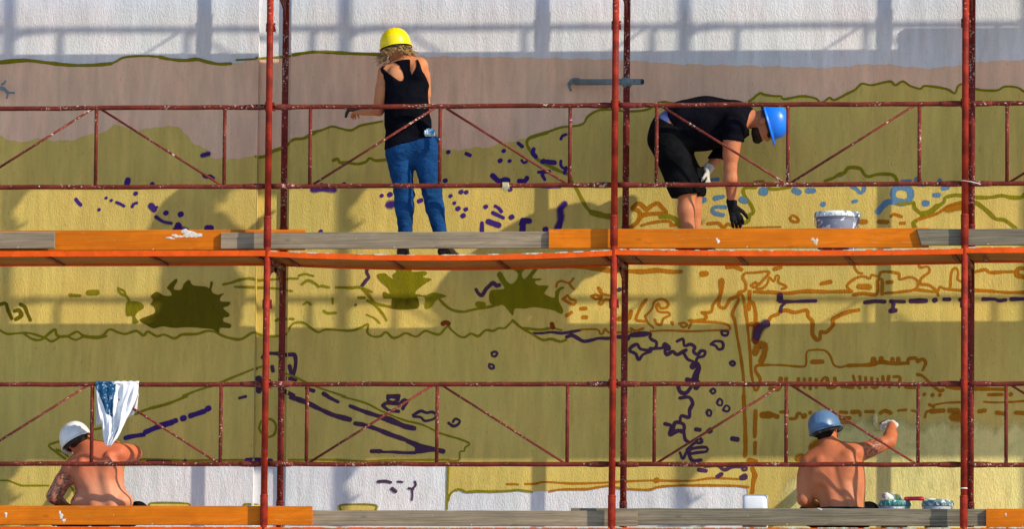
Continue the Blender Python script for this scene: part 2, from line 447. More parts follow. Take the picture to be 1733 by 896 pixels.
STROKES = r'''
a1 O 20 : 0,425 100,415 200,410 330,425 480,440 620,440 750,430 / 0,418 120,405 230,412
a1 O 13 : 750,430 790,412 830,390 900,380 1000,378 1080,385
a1 O 20 : 1080,385 1150,400 1250,408 1330,400 1400,418 1480,432 1560,430
a1 O 12 : 1600,405 1733,398
b1 O 14 : 0,390 60,385 150,380 250,370
b1 O 20 : 250,370 320,358 400,350 500,352 620,360 800,366 835,368
b1 O 14 : 380,893 440,880 510,855 570,868 640,880 700,850 770,835 850,820
c1 O 14 : 240,890 330,860 430,850 480,832 500,795 530,770 580,745 650,740 740,750 850,750 920,735 980,698 1020,688 1080,697
c1 O 14 : 1590,690 1630,660 1670,630 1700,640 1733,645
d1 O 14 : 0,645 60,650 90,650 105,670 230,650 320,665 350,690 380,685 415,660 450,675 540,630 590,605 635,565 700,575 820,550 860,575 910,550 960,580 1030,600 1060,580 1200,600 1260,630 1275,600 1290,575 1330,570 1400,600 1460,610 1550,610 1600,585 1680,590 1733,620
a2 V 22 : 515,455 530,475 545,490
a2 V 20 : 670,525 / 752,462 / 718,445
a2 V 18 : 790,475 815,485 838,498 / 895,502 905,485 925,478
a2 V 26 : 918,415
a2 V 38 : 865,325 858,350
a2 V 24 : 1030,350 / 1380,290 1395,302 1420,295 1442,310
a2 V 44 : 1025,500 1040,520
a2 V 18 : 1060,508
a2 V 30 : 1122,547
a2 V 34 : 1222,556
a2 V* 20 : 1058,575 1105,605 1155,615
a2 V 46 : 1205,632 1200,662
a2 V* 40 : 1200,660 1250,665
a2 V 38 : 1402,648 1424,648
a2 V* 30 : 1375,155 1405,147
b2 O 20 : 0,165 60,155 110,120 170,100 250,50 320,40 400,0
b2 O 18 : 520,190 550,180 565,205 620,205 680,215 740,200 765,175 800,190 840,190 885,185
b2 V* 34 : 390,388 450,385 520,390
b2 V 26 : 438,358 / 847,430 / 1672,127 / 1648,193 / 1712,195
b2 V 22 : 592,352 / 1297,135 / 435,672
b2 V 32 : 903,422 / 1277,328 / 1398,565 / 1550,505 / 1715,388 / 1725,575
b2 V* 40 : 905,490 945,482
b2 V 34 : 1100,466 1114,460
b2 V 24 : 1420,145 1442,155 / 1418,407 / 1338,480 / 1615,500 1640,515 1655,535
b2 V 28 : 1312,432 / 1383,405 / 1363,517 / 1416,522 / 1525,615 1525,670
b2 V 30 : 1598,295 1640,330 1680,320 1700,325
b2 V 26 : 1600,545 1668,578
b2 V 34 : 1570,605 1635,628
c2 V 22 : 38,75 62,95
c2 V 28 : 140,115 135,140 155,165
c2 V 18 : 60,190 75,208 92,200 / 325,45 335,25 360,15 / 200,368 320,368
c2 V 32 : 205,198 / 235,200 280,205
c2 V 20 : 325,195 325,225 345,245 362,235 350,275
c2 V 24 : 175,270 205,268 245,265 / 205,268 200,290 215,318
c2 V 28 : 45,330 80,330 95,310
c2 V 38 : 60,620 75,600 110,600 / 70,600 65,660
c2 V 30 : 220,658
c2 V* 36 : 345,490 320,520 325,570 320,600 300,650
c2 V 26 : 345,490 322,525 328,570 318,640
c2 O 20 : 232,2 150,25 105,45 95,80 115,120 150,170 220,215 300,255 380,290 395,330 430,380 460,440 500,510 550,550 620,565 665,570
c2 O* 34 : 540,545 620,565 660,570
c2 B 26 : 810,510 850,480 880,500 905,520 940,495 980,480 1010,510 1040,545 980,550 900,555 865,570 840,610 800,640
c2 B 24 : 810,520 850,530 860,560 855,590
c2 B 18 : 870,630 950,610 1050,600 1075,625
c2 B 24 : 1070,630 1130,620
c2 B 30 : 1265,620
c2 B 20 : 1320,618 1390,615 1415,640 1430,645 1450,620 1480,630 1520,640
c2 B 13 : 1560,648 1733,640
c2 O 28 : 1000,570 1060,570 1110,595 1130,630
c2 O 22 : 1690,335 1640,338
c2 O 22 : 1640,370 1580,372 1558,395 1575,440 1610,490 1628,540 1600,560 1590,600 1560,615
c2 L 36 : 1270,457 1290,457
c2 L 30 : 1370,445 1420,435
c2 L 24 : 1440,505 1370,505 1350,520 1360,545 1420,560
c2 L 46 : 1692,400 1698,401
c2 L 34 : 1550,455 1570,465
c2 L 22 : 1345,320 1385,318
d2 L 36 : 180,395 205,405 / 1060,480 1070,480
d2 L 33 : 270,395 305,395 / 372,488 / 488,288 / 1185,378 1210,372 / 1125,425 1150,425
d2 L 26 : 570,370 600,385 620,410 645,395 650,375 / 575,470 595,465 / 905,335 960,330 / 1160,328
d2 L 38 : 745,535 775,500 815,470 900,480 950,460 965,420 950,385 900,370 855,385 845,430 870,460 910,470
d2 L 40 : 1012,322
d2 L 16 : 1020,360 1055,360
d2 O 20 : 385,330 440,310 480,285 515,275 545,240 620,245 650,285 680,300 740,285 830,285 860,305 870,330
d2 O 18 : 0,380 50,385 150,372
d2 O 22 : 880,485 960,480 985,475 990,510 1040,550 1100,545 1150,500 1190,470 1200,440 1270,425 1330,432 1420,440 1500,440 1580,428 1640,440 1710,440 1733,420
d2 O 24 : 1330,465 1380,470 1430,490 1500,550 1540,585 1600,595 1670,645
d2 O 24 : 990,640 985,610 1030,580 1060,550
d2 O 34 : 1040,550 1090,540 1140,500
d2 B 18 : 1010,590 1070,575 1150,545 1220,500 1290,475 1330,470
d2 B* 40 : 1220,520 1320,500
d2 B 16 : 150,580 165,560 200,580 205,605 160,600 150,580
d2 B 10 : 0,640 85,640
d2 B* 28 : 630,605 655,605 / 755,605 800,607
d2 B 20 : 830,570 850,555 900,570 / 895,615 920,615
a3 O 14 : 0,445 50,470 130,465 200,465 300,495 350,520 410,490 450,485 510,510 560,490
a3 O 16 : 160,465 220,505 280,508 340,460 375,440 385,480 450,488 520,455 560,480 620,490 690,485 740,440 800,460 850,470 920,450 970,480 1000,455 1060,485 1110,475 1180,500 1230,475 1330,470 1400,450 1450,455 1500,480 1560,500 1630,505 1700,465 1733,462
a3 O 12 : 560,490 650,500 720,485
a3 G 24 : 0,270 40,265 55,310 80,365 / 100,315 130,310 145,345 110,370 / 140,270 170,290 185,330 205,375
a3 O 22 : 475,208 540,212
a3 O 34 : 600,192 655,190
a3 O 14 : 800,160 805,185 830,205 855,215 875,250 / 805,165 840,180 850,205
a3 O 16 : 1510,135 1560,125 1620,105 1680,95 1733,100 / 1590,152 1733,155
a3 O 14 : 1240,890 1340,850 1440,820 1560,770 1733,700
b3 O 14 : 0,105 100,97 280,95 / 290,75 330,65 385,78 / 0,152 120,158 240,180 / 320,270 345,255 365,270
b3 O 16 : 310,132 350,108 400,130 420,150 / 440,145 490,155 / 540,155 640,158 700,155 780,185 / 515,232 516,265 / 670,275 / 690,225 730,225 / 455,315 480,330 535,328 / 750,245 800,275 850,330 878,378 / 125,375 160,365 250,370
b3 O 20 : 720,165 760,210 800,260 870,280 920,290
b3 O 12 : 745,340 800,365 830,395
b3 O 16 : 1240,240 1280,280 1330,310 1400,320 1470,305 1560,290 1640,270
b3 O 34 : 1500,270 1530,272
b3 P 24 : 710,150 740,110 760,85 745,50 760,15 790,5 820,0
b3 P 24 : 1485,170 1500,195 1525,210 1550,170 1580,140 1600,125 1625,145 1640,140
b3 P 16 : 1590,600 1610,590 1628,600 1615,622 1592,618 1590,600 / 1575,675 1600,680 1605,700 1585,705 1572,690 1575,675
b3 P 24 : 35,625 60,600 140,600 200,610 245,610 262,620 265,680 250,750 / 225,690 240,750 260,770 / 205,770 265,780 / 100,690 105,715
b3 P 38 : 10,770 15,820 10,850 / 0,810 60,810
b3 O 14 : 0,465 60,480 140,480 200,465 230,420 260,395 320,395 370,430 420,458 470,440 560,445 640,448 700,430 755,405 750,460 790,488 840,485 875,458 920,495 960,490 1010,465 1080,488 1140,450 1190,465 1240,472 1290,420 1320,445 1370,485 1410,492 1450,468 1500,485 1550,445 1600,450 1640,430 1680,430 1733,380
b3 R 30 : 1262,400 1280,392 1298,400
b3 O 12 : 190,735 280,770 340,800 440,840 600,893 / 0,695 50,685
b3 P 24 : 150,840 250,885 / 340,840 385,855 / 455,875 480,890 / 890,890 960,890
c3 P 18 : 140,465 200,465 260,458 330,465 400,455 455,445
c3 P 22 : 365,490 400,480 440,500 480,520 540,510 580,500 650,500 700,490 780,495
c3 P 20 : 780,505 800,475 860,465 930,470 925,490 940,510 970,525 965,560 920,580 860,570 840,540 800,560 790,585 830,605 850,645 880,610 930,590
c3 P 22 : 930,570 1010,565 1040,545 1060,570 1030,580 1040,610 1080,590 1110,610 1150,590 1170,580
c3 P 20 : 1110,520 1150,505 1160,550 1200,540 1230,560 1220,590 1250,610 1270,585 1300,590 1290,620 1250,630 1240,650 / 1150,590 1180,640 1215,655
c3 P 40 : 1215,690 1235,670 1255,700 1240,740 1230,780 / 1030,548 1045,560
c3 P 34 : 1180,780 1250,800 1240,830
c3 P 30 : 810,478 900,470
c3 P 17 : 1410,450 1455,455 1445,480 1415,475 1410,450 / 1340,540 1365,520 1415,525 1420,565 1390,575 1370,550 1340,540 / 1470,665 1485,655 1500,670 1488,685 1472,678 1470,665 / 1335,855 1355,840 1370,858 1350,875 1335,855
c3 P 26 : 1115,810 1130,860 1170,870 1205,830
c3 P 24 : 720,172
c3 B 28 : 330,10 450,15 560,28 660,40 790,45 880,48 980,40 1080,50 1135,48
c3 B 14 : 295,150 300,125 330,112 380,125 410,95 / 380,125 395,150 410,165
c3 B 18 : 340,235 370,210 390,235 425,245 415,270 380,260 340,235
c3 B 24 : 460,300 490,298 / 475,358 495,358 / 365,345 395,325
c3 B 17 : 530,215 560,205 600,215 590,170 575,155 600,195 650,210 / 535,220 560,235 600,230 580,265 600,270 620,240 655,240
c3 B 30 : 720,370 780,365 800,320
c3 B 20 : 900,240 870,280 845,330 835,375 890,385
c3 B 16 : 895,350 940,300 960,250 1010,235 1050,260 1040,290 1000,295 985,265 970,285 990,320 1050,325 1060,345 1020,365 1000,405 970,400 960,375
c3 B 14 : 895,350 910,390 950,430 / 1070,390 1085,390 1080,410 1070,390 / 1125,400 1160,395 1180,410 1150,425 1125,400 / 1190,380 1210,375 1205,400 1190,430
c3 B 16 : 1200,385 1300,388 1400,395 1455,410 1465,440 1400,447 / 800,435 830,450 880,435
c3 B 20 : 1280,325 1340,320 1355,270 1390,230 1405,180 1400,110 1420,105 1415,170 1400,230 1395,280 1430,295 1450,270 1470,235 1520,215 / 1280,325 1305,345 1300,370 1220,385
c3 O 12 : 70,430 130,440 200,440 260,430 330,445
c3 B 13 : 460,440 570,440 590,470 610,465 625,435 650,460 720,460 800,455 / 930,452 1050,447 1200,452 1400,445
c3 R 32 : 265,405 270,425
c3 B 18 : 1515,215 1525,240 1485,330 1500,380 1515,480 1540,620 1558,760 1562,893 / 1530,205 1555,215 1580,350 1590,450 1605,620 1612,740 1635,850 1650,850 1665,810 1670,770 1640,720 1650,685 1733,680
c3 B 16 : 1520,200 1530,185 1570,175 1575,130 1555,90 1570,60 1640,55 1733,52 1660,140 / 1615,140 1640,120 1655,140 1630,155 1615,140 / 1650,165 1690,160 1720,130
c3 B 26 : 1600,185 1598,240 / 1595,300 1600,260 1625,265 1640,330 1640,410
c3 B 32 : 1610,405 1650,410 1650,470 1640,520 / 1280,65 1305,62
c3 B* 36 : 1640,590 1660,545 1700,550 1700,600 1680,650
c3 B 24 : 1450,18 1500,15 1545,35
c3 B 20 : 1630,185 1733,190
c3 R* 44 : 1650,430 1640,500
c3 P* 48 : 1700,405 1665,440 1650,480
c3 P 32 : 1720,405 1690,408 1662,450
c3 O 16 : 0,380 60,430 130,470 200,510 260,505 320,522 360,510 / 80,430 180,442 250,432
d3 B 24 : 0,185 120,195 250,182 400,185 560,182
d3 B 14 : 0,120 10,85 40,115 55,75 75,80 70,120 110,140 125,155 95,165
d3 B 24 : 45,30 85,20 / 360,130 420,118 / 805,122 835,118
d3 B 16 : 580,0 590,30 610,55 635,60 / 560,180 535,145 580,100 640,80 690,95 700,70 750,80 770,50 880,60 890,100 960,85 1010,110 1000,165 900,185 790,195
d3 B 21 : 580,205 640,195 735,200 740,110 770,105 770,200
d3 B* 36 : 620,150 675,152
d3 B 16 : 1020,0 1030,20 1080,15 1090,50 1040,90 1030,130 1090,140 1140,180 1150,210 / 1000,170 1140,182 1160,150 1200,165 1310,175 / 1230,160 1240,50 1270,25 1285,60 1280,100 1305,115
d3 B 20 : 1400,50 1470,35 1500,55 1600,50 1690,50 / 1400,175 1500,180 1620,190 1733,188
d3 B 28 : 1720,25 1690,30 1680,70 1733,85
d3 B 22 : 0,390 20,355 70,335
d3 B 24 : 80,320 120,310 180,325 260,310 270,350 300,390 300,470 330,510 350,500 355,455 390,460 440,410 440,370 530,325 610,308
d3 B 13 : 0,680 100,682 220,692 255,680 260,600 290,580 380,582 420,620 445,680 490,695 530,685
d3 B 30 : 300,660 365,658
d3 B 24 : 540,685 700,678 760,660 840,670 940,668
d3 B 34 : 710,660 712,645 / 765,650 765,638
d3 B 28 : 840,655 840,640 / 880,655 880,640
d3 B 20 : 945,670 950,640 1000,635 1010,660 1040,640 1065,665 1045,715 / 200,830 205,775 / 245,830 245,775 / 285,840 285,775 / 325,830 325,780 / 360,790 375,770 400,770 405,830 455,825 450,770 / 660,765 660,830 / 815,760 810,800 820,830 / 1010,745 1045,755 1100,810 1160,855 1180,850
d3 B 26 : 15,840 70,840 85,775 / 120,800 122,775 / 500,825 570,830
d3 B 18 : 575,755 590,800 620,835 / 620,760 625,800 / 700,770 705,830 740,825 740,775 / 775,760 780,820 / 850,760 890,765 885,830 / 930,830 990,835
d3 B 22 : 1210,830 1310,840 1600,845 / 1055,880 / 1110,885 / 1160,885 / 1490,882 1580,880 / 1640,880
d3 P 22 : 80,215 85,250 320,247 / 120,255 90,285 85,315
d3 P 34 : 80,212 82,240
d3 P 23 : 655,257 720,250 785,252 / 830,250 920,252 / 850,255 845,290 / 1190,236 1225,236 / 1300,238 / 1455,235 1530,235 1560,245 1605,240 / 1645,235 1733,233
d3 P 32 : 830,315 860,310 / 1127,243
d3 P 28 : 965,248 1065,246
a4 O 12 : 0,568 60,570 140,600 200,602 330,602 / 480,610 500,640 515,690 / 1015,745 1015,722 1150,718 1275,725 1280,745
a4 O 15 : 420,298 335,325 340,345 380,375 440,420 / 385,360 430,378 460,405 / 640,222 690,212 / 1650,740 1655,728 1733,730 / 890,432 1000,425 1160,430 1260,435 1400,430 1500,432 1733,430
a4 O 17 : 915,120 1000,85 1130,50 1260,0
a4 V 26 : 850,280 900,268 970,258 / 1670,430 1733,425
a4 V 34 : 985,240 1080,200 1160,175 / 1290,130 1380,100 / 1185,165
a4 V 38 : 1240,148
a4 V 32 : 1408,82
a4 P 22 : 1620,10 1660,0 / 1000,440 1150,440 / 830,438 890,438 / 1250,436
b4 P 30 : 235,5 300,25 340,40 420,80 520,125 630,155 / 670,182 720,190 / 0,425 90,430
b4 P 25 : 490,5 550,35 / 635,65 740,105 850,140 / 780,370 838,370
b4 P 35 : 850,140 930,170 1000,200 1065,215
b4 P 28 : 720,190 800,215 900,255 1000,290 1050,310 1150,345 1260,370
b4 P 18 : 855,375 920,375 1000,380 1075,380
b4 P 21 : 890,10 910,0 960,15 930,40 890,30 / 855,60 880,45 960,50 1000,20 1020,35 1000,60 990,80 / 855,65 900,95 960,100
b4 P 18 : 1060,125 1110,98 1150,110 1190,105 1215,125 1200,150 1140,165 1110,140 1065,135 / 1330,170 1345,150 1375,165 1360,190 1330,200 1300,180 / 825,575 870,572 908,580
b4 P 13 : 958,575 988,578 / 1072,575 1078,600 1055,625 1055,660 1052,700 / 1030,620 1060,625
b4 P 24 : 920,625 940,640
b4 O 12 : 580,0 740,45 850,100 1000,160 1120,190 1250,250 1380,290 1440,318 1410,345 1405,368 1375,375 1368,430 1300,435 / 570,765 570,735 690,728 805,735 808,765
b4 O 14 : 220,430 500,428 720,437 950,430 1300,428 / 10,210 30,160 90,150 125,190 115,250 70,270 30,245 10,210 / 1295,480 1292,600 1288,760 / 1298,700 1310,660 1350,630 1385,630 1420,645 1500,640 1600,642 1733,636
b4 B 14 : 1695,592 1733,592
c4 P 22 : 1130,10 1190,5 1215,45 1195,90 1190,140 1140,130 1130,165 / 1030,185 1070,200 1060,260 1120,235 1150,240 1155,190 1100,175 1080,230 / 1075,240 1110,230 1140,230 / 1155,240 1165,290 1190,310
c4 P 15 : 1310,110 1320,90 1340,100 1335,130 1315,125 1310,110 / 1380,40 1395,15 1415,30 1410,60 1385,55 1380,40 / 1420,90 1440,60 1465,75 1455,100 1425,95 1420,90 / 1315,230 1335,215 1345,235 1325,245 1315,230 / 1550,485 1575,475 1580,495 1555,500 1550,485
c4 P 32 : 1240,222 1262,225 / 1485,285 1515,290
c4 P 20 : 1240,300 1260,280 1280,305 1250,315 1240,300 / 1180,355 1220,320 1240,310 / 1130,380 1150,420 1180,370 1210,430 1270,430 / 1180,360 1250,345 1310,345 1310,370 1240,380 1200,385 1190,360 / 1540,545 1570,530 1575,550 1545,555 / 1150,460 1200,460
c4 P 24 : 1300,470 1380,465 1430,495 1480,475 1530,470 / 1260,495 1305,502 / 1385,540 1410,525
c4 B 24 : 1560,0 1570,200 1572,340 1570,400 / 1640,100 1635,270 / 1637,315 1636,385
c4 B 32 : 1600,430 1640,440 / 970,568
c4 B 28 : 1620,490 1635,530 1625,580 1618,650 / 1638,535
c4 B 14 : 0,592 35,595 / 85,592 150,590 220,578 400,588 600,583 680,578 850,570 950,568 1200,570 1350,552 1560,560 / 250,640 330,628 500,625 580,612 650,603 / 690,615 780,625 920,630 980,612 1080,603 1300,600 1500,603 1590,612
c4 B 40 : 1690,125 1733,125
c4 O 13 : 0,635 40,632 130,645
d4 B 32 : 0,115 60,135
d4 B 23 : 85,105 130,103 / 150,150 185,148 200,115 215,115 / 285,110 / 490,105 530,108 / 570,105 615,105 622,125 / 660,102 710,102 / 760,110 790,95 825,110 / 490,150 550,145 / 480,180 540,175
d4 B 30 : 243,133
d4 B 17 : 880,95 930,90 / 975,95 1010,105 1020,130 / 1060,140 1070,105 1100,95 / 990,205 1010,180 / 490,275 560,285 / 1090,55 1120,70
d4 B 13 : 1105,65 1130,55 1210,42 1320,38 / 1460,35 1520,40 1620,38 1733,30 / 1690,440 1733,430
d4 B* 26 : 1110,100 1180,95 / 1230,95 1275,95 / 1430,100 1460,95 / 1550,110 1590,115 / 1680,110 1720,112 / 1110,555 1140,540 / 1195,500 1225,485
d4 B* 46 : 1260,140 1300,140 / 310,340 335,320 / 215,415
d4 B* 22 : 1410,480 1460,500 1470,525 1440,550 / 1190,680 1195,620 1330,615 / 1400,620 1390,740 / 1725,640 1728,750 / 1240,545 1290,530
d4 B* 34 : 1620,510 1680,515 1650,480 1670,480
d4 P 18 : 660,445 700,435 735,395
'''

FILLS = r'''
a3 H : 855,260 880,250 945,255 975,290 930,325 915,355 940,390 900,400 895,350 855,345
a3 G : 945,375 1010,345 1050,325 1045,290 1020,270 1035,240 1020,215 1060,185 1110,210 1160,210 1150,180 1130,155 1185,100 1200,110 1175,165 1225,170 1245,130 1280,105 1305,140 1390,150 1415,160 1425,115 1440,125 1430,180 1470,205 1515,195 1490,225 1495,250 1555,255 1545,280 1510,295 1550,335 1545,355 1515,360 1510,385 1560,405 1555,430 1490,430 1480,465 1440,440 1350,430 1270,425 1180,430 1100,420 1040,432 1000,415
b3 H : 815,70 870,60 895,80 930,100 920,70 950,45 920,15 935,10 975,30 980,-20 1110,-20 1050,40 1080,50 1140,45 1155,65 1125,85 1185,100 1150,125 1090,170 1075,195 1090,225 1090,295 925,300 915,235 860,230 860,185 905,200 890,160 840,115
b3 G : 922,228 1000,232 1088,226 1092,290 1060,300 935,302 918,285
b3 O : 1080,200 1140,210 1200,190 1285,215 1220,240 1180,290 1140,295 1140,225 1085,215
c3 H : 0,130 30,95 35,60 0,30 20,15 90,20 60,60 75,100 100,80 150,20 170,30 130,90 190,95 195,105 150,115 170,140 240,145 225,175 215,200 280,225 290,180 330,150 350,160 320,180 310,240 340,310 325,335 270,310 150,290 80,300 15,300 0,345 -40,300 -70,275 -150,265 -150,180 -60,165 -80,120 -108,70 -80,52 -35,120
b4 P : 1010,310 1070,310 1150,340 1260,365 1180,375 1075,385 1070,345
'''


def smooth_poly(pts, step, closed=False):
    p = np.array(pts, float)
    if len(p) == 1: return p
    if closed: q = np.vstack([p[-1], p, p[0], p[1]])
    else: q = np.vstack([2 * p[0] - p[1], p, 2 * p[-1] - p[-2]])
    out = []
    for i in range(1, len(q) - 2):
        a, b, c, d = q[i - 1:i + 3]
        n = max(1, int(np.linalg.norm(c - b) / step))
        for k in range(n):
            t = k / n
            out.append(.5 * ((2 * b) + (c - a) * t + (2 * a - 5 * b + 4 * c - d) * t * t + (3 * b - a - 3 * c + d) * t ** 3))
    if not closed: out.append(p[-1])
    return np.array(out)


NST = [0]


def ribbon(mb_, pts, w_, soft):
    """one sprayed stroke as a strip on the wall, full in the middle and thinning to its edges"""
    NST[0] += 1
    base = .0036 + .00007 * (NST[0] % 24)
    q = smooth_poly(pts, 2.4)
    P = np.array([at(x, y, W) for x, y in q])[:, [0, 2]]
    r = w_ * .25 / 2 / 234.0
    if len(P) == 1: P = np.vstack([P[0] - [r * .12, 0], P[0] + [r * .12, .002]])
    n = len(P)
    d = np.gradient(P, axis=0); ln = np.linalg.norm(d, axis=1)[:, None]; d = d / np.maximum(ln, 1e-6)
    nn = np.stack([-d[:, 1], d[:, 0]], 1)
    ph = rs.rand(2) * 6
    s = np.arange(n)
    wv = r * 1.03 * (1 + .11 * np.sin(s * .19 + ph[0]) + .07 * np.sin(s * .6 + ph[1]))
    out = 1.9 if soft else 1.30
    inn = .35 if soft else .78
    # add round end caps by extending with shrinking sections
    secs = []
    for k in (1.0, .8, .45): secs.append((P[0] - d[0] * wv[0] * out * k, nn[0], wv[0] * math.sqrt(max(0, 1 - k * k)) + .0003, 0.0 if k == 1 else .55 if k == .8 else 1.0))
    for i in range(n): secs.append((P[i], nn[i], wv[i], 1.0))
    for k in (.45, .8, 1.0): secs.append((P[-1] + d[-1] * wv[-1] * out * k, nn[-1], wv[-1] * math.sqrt(max(0, 1 - k * k)) + .0003, 0.0 if k == 1 else .55 if k == .8 else 1.0))
    vs = []; fs = []; cv = []
    m = len(secs)
    for i, (c, nv, wd, cc) in enumerate(secs):
        for k, a in ((-out, 0.0), (-inn, 1.0), (inn, 1.0), (out, 0.0)):
            x, z = c + nv * wd * k
            vs.append((x, wallY(x) - base - .00005 * i / m, z)); cv.append(a * cc)
        if i:
            for k in range(3):
                a = 4 * (i - 1) + k
                fs.append((a, a + 1, a + 5, a + 4))
    mb_.add(vs, fs)
    mb_.cov = (mb_.cov or []) + cv


def to_px(tile, x, y): return (TX[tile[0]] + x * .2504, TY[tile[1]] + y * .2506)


groups = {}
for ln in STROKES.strip().splitlines():
    head, body = ln.split(':'); tile, c, w_ = head.split()
    soft = c.endswith('*'); c = c[0]
    m = groups.setdefault((tile, c, soft), MB())
    for st in body.split('/'):
        ribbon(m, [to_px(tile, *p) for p in P2(st)], float(w_), soft)
for (tile, c, soft), m in groups.items():
    m.build(NAMES[c], (MSS if soft else MS)[c], wall)

from mathutils.geometry import tessellate_polygon
for i, ln in enumerate(FILLS.strip().splitlines()):
    head, body = ln.split(':'); tile, c = head.split()
    q = smooth_poly([to_px(tile, *p) for p in P2(body)], 2.0, True)
    P = [at(x, y, W) for x, y in q]
    base = .0055 + .00012 * i
    vs = [Vector((p[0], p[2], 0)) for p in P]
    tr = tessellate_polygon([vs])
    m = MB(); m.add([(v.x, wallY(v.x) - base, v.y) for v in vs], [tuple(t) for t in tr])
    m.cov = [1.0] * len(vs)
    m.build(NAMES[c].replace('_mark', '_shape').replace('_line', '_shape'), MS[c], wall)

# small ochre boxes left on the white strip, and the fresh cream coat being rolled on
for pts in ([(571, 868), (571, 856), (636, 856), (637, 868)], [(254, 862), (254, 853), (319, 853), (320, 862)], [(413, 866), (415, 855), (440, 855), (440, 866)]):
    P = [at(x, y, W) for x, y in pts]
    m = MB(); m.add([(p[0], wallY(p[0]) - .003, p[2]) for p in P], [(0, 1, 2, 3)]); m.build('ochre_paint', MW_OCHRE, wall)
ct = P2('1290,850 1318,815 1345,792 1372,775 1398,745 1420,706 1440,702 1470,699 1520,700 1560,704 1620,701 1680,706 1733,704 1770,704')
cb = [(x, 905) for x, y in ct]
ft, fb = curve(ct), curve(cb)
xa, xb = at(1292, 800, W)[0], 5.2
m = MB(); vs = []; fs = []; cv = []; n = 260
for i in range(n + 1):
    x = xa + (xb - xa) * i / n; zt = ft(x) + .02 * math.sin(x * 23) + .012 * math.sin(x * 61); zb = fb(x)
    zt = max(zt, zb + .02)
    for k, z in enumerate((zb, zt - min(.12, (zt - zb) * .5), zt)):
        vs.append((x, W - .0068, z)); cv.append((.86, .82, 0.0)[k] * min(1, i / 14))
    if i:
        for k in range(2):
            a = 3 * (i - 1) + k; fs.append((a, a + 3, a + 4, a + 1))
m.add(vs, fs); m.cov = cv; m.build('fresh_cream_paint', MW_CREAM, wall)

# ------------------------------------------------------------------ scaffold
DECK_U, DECK_L, DECK_T = 6.785, 4.803, 8.785      # deck levels: upper, lower, the one above the picture
YF, YR = 0.0, 0.73
M_POST = painted_steel('red_lead_post', (.34, .028, .012), .685, .45, .46)
M_REAR = painted_steel('red_lead_rear', (.20, .024, .020), .615, .6, .5)
M_RAIL = painted_steel('red_lead_rail', (.19, .030, .018), .625, .55, .5)
M_BRACE = painted_steel('red_lead_brace', (.20, .034, .024), .62, .6, .5)
M_RIM = painted_steel('orange_rim', (.85, .105, .006), .74, .8, .5)
M_PLY = wood('deck_ply', (.50, .20, .055), (.36, .13, .03), .7, False, .6)
M_ORANGE = wood('orange_board', (.76, .205, .006), (.66, .165, .005), .5, True, .35)
M_GREY = wood('grey_board', (.39, .31, .21), (.25, .20, .135), .85, True, 1.3)
M_GREYD = wood('dark_grey_board', (.30, .255, .18), (.17, .145, .10), .88, True, 1.6)
M_CRUST = plain('dried_plaster', (.62, .55, .43), .9, .25, 30, .6)
M_STEEL = plain('dull_steel', (.28, .27, .26), .5, .3, 20)

LINES = [-5.0, -2.5, 0.0, 2.5, 5.0]
LNAME = {-5.0: 'beyond the left edge', -2.5: 'left of the woman', 0.0: 'at the middle by the tie tube', 2.5: 'right of the paint buckets', 5.0: 'beyond the right edge'}
LEVELS = [(0.06, 3.02, 'ground'), (3.02, 5.02, 'lower'), (5.02, 7.02, 'middle'), (7.02, 9.02, 'upper'), (9.02, 11.02, 'topmost')]


def post(y, z0, z1, mat, fr, name):
    m = MB(); m.tube([(0, y, z0 + .004), (0, y, z1)], .0242, 16); p = m.build(name, mat, fr)
    return p


def gusset(y0, s, z, fr, mat):
    """curved corner plate under the transom at one post (s = +1 towards the wall)"""
    prof = [(y0, z), (y0 + s * .40, z)]
    for k in range(9):
        a = k / 8 * math.pi / 2
        prof.append((y0 + s * (.40 - .37 * math.sin(a)), z - .03 - .13 * (1 - math.cos(a))))
    prof.append((y0, z - .17))
    m = MB(); n = len(prof)
    vs = [(-.006, y, q) for y, q in prof] + [(.006, y, q) for y, q in prof]
    fs = [tuple(range(n)), tuple(range(2 * n - 1, n - 1, -1))] + [(i, (i + 1) % n, n + (i + 1) % n, n + i) for i in range(n)]
    m.add(vs, fs); m.build('corner_gusset', mat, fr)


def make_frame(X, z0, z1, label, first):
    fr = thing('scaffold_frame', (0, 0, z0), label, 'scaffold frame', 'scaffold frames of red steel tube')
    dz = z1 - 0.235                                   # transom just under the deck
    post(YF, z0, z1, M_POST, fr, 'front_post'); post(YR, z0, z1, M_REAR, fr, 'rear_post')
    m = MB(); m.tube([(0, YF + .02, dz - .055), (0, YR - .02, dz - .055)], .0242, 12); m.build('transom', M_REAR, fr)
    gusset(YF + .02, 1, dz - .08, fr, M_REAR); gusset(YR - .02, -1, dz - .08, fr, M_REAR)
    for y, mt in ((YF, M_POST), (YR, M_REAR)):        # socket over the spigot of the frame below
        m = MB(); m.lathe((0, y, z0 - .20), [(.0245, 0), (.0278, .003), (.0278, .205), (.0265, .216), (.0245, .222)], 16)
        m.build('socket', mt, fr)
        m = MB(); m.lathe((0, y, z0 + .004), [(.0245, 0), (.0292, .001), (.0292, .012), (.0245, .013)], 16); m.build('collar', mt, fr)
    for rz in (z1 - 1.187 + .002, z1 - 1.187 + .575):    # catches that hold the guardrail hooks
        m = MB(); m.box(-.034, .034, .0255, .029, rz - .030, rz + .034); m.box(-.034, -.030, .029, .060, rz - .030, rz - .004); m.box(.030, .034, .029, .060, rz - .030, rz - .004)
        m.tube([(-.004, .034, rz + .05), (.002, .034, rz - .055)], [.0075, .0045], 6); m.build('rail_catch', M_REAR, fr)
    if first:
        for y in (YF, YR):
            m = MB(); m.box(-.075, .075, y - .075, y + .075, .003, .012); m.lathe((0, y, .012), [(.019, 0), (.019, .2)], 12); m.build('base_plate', M_STEEL, fr)
    return fr


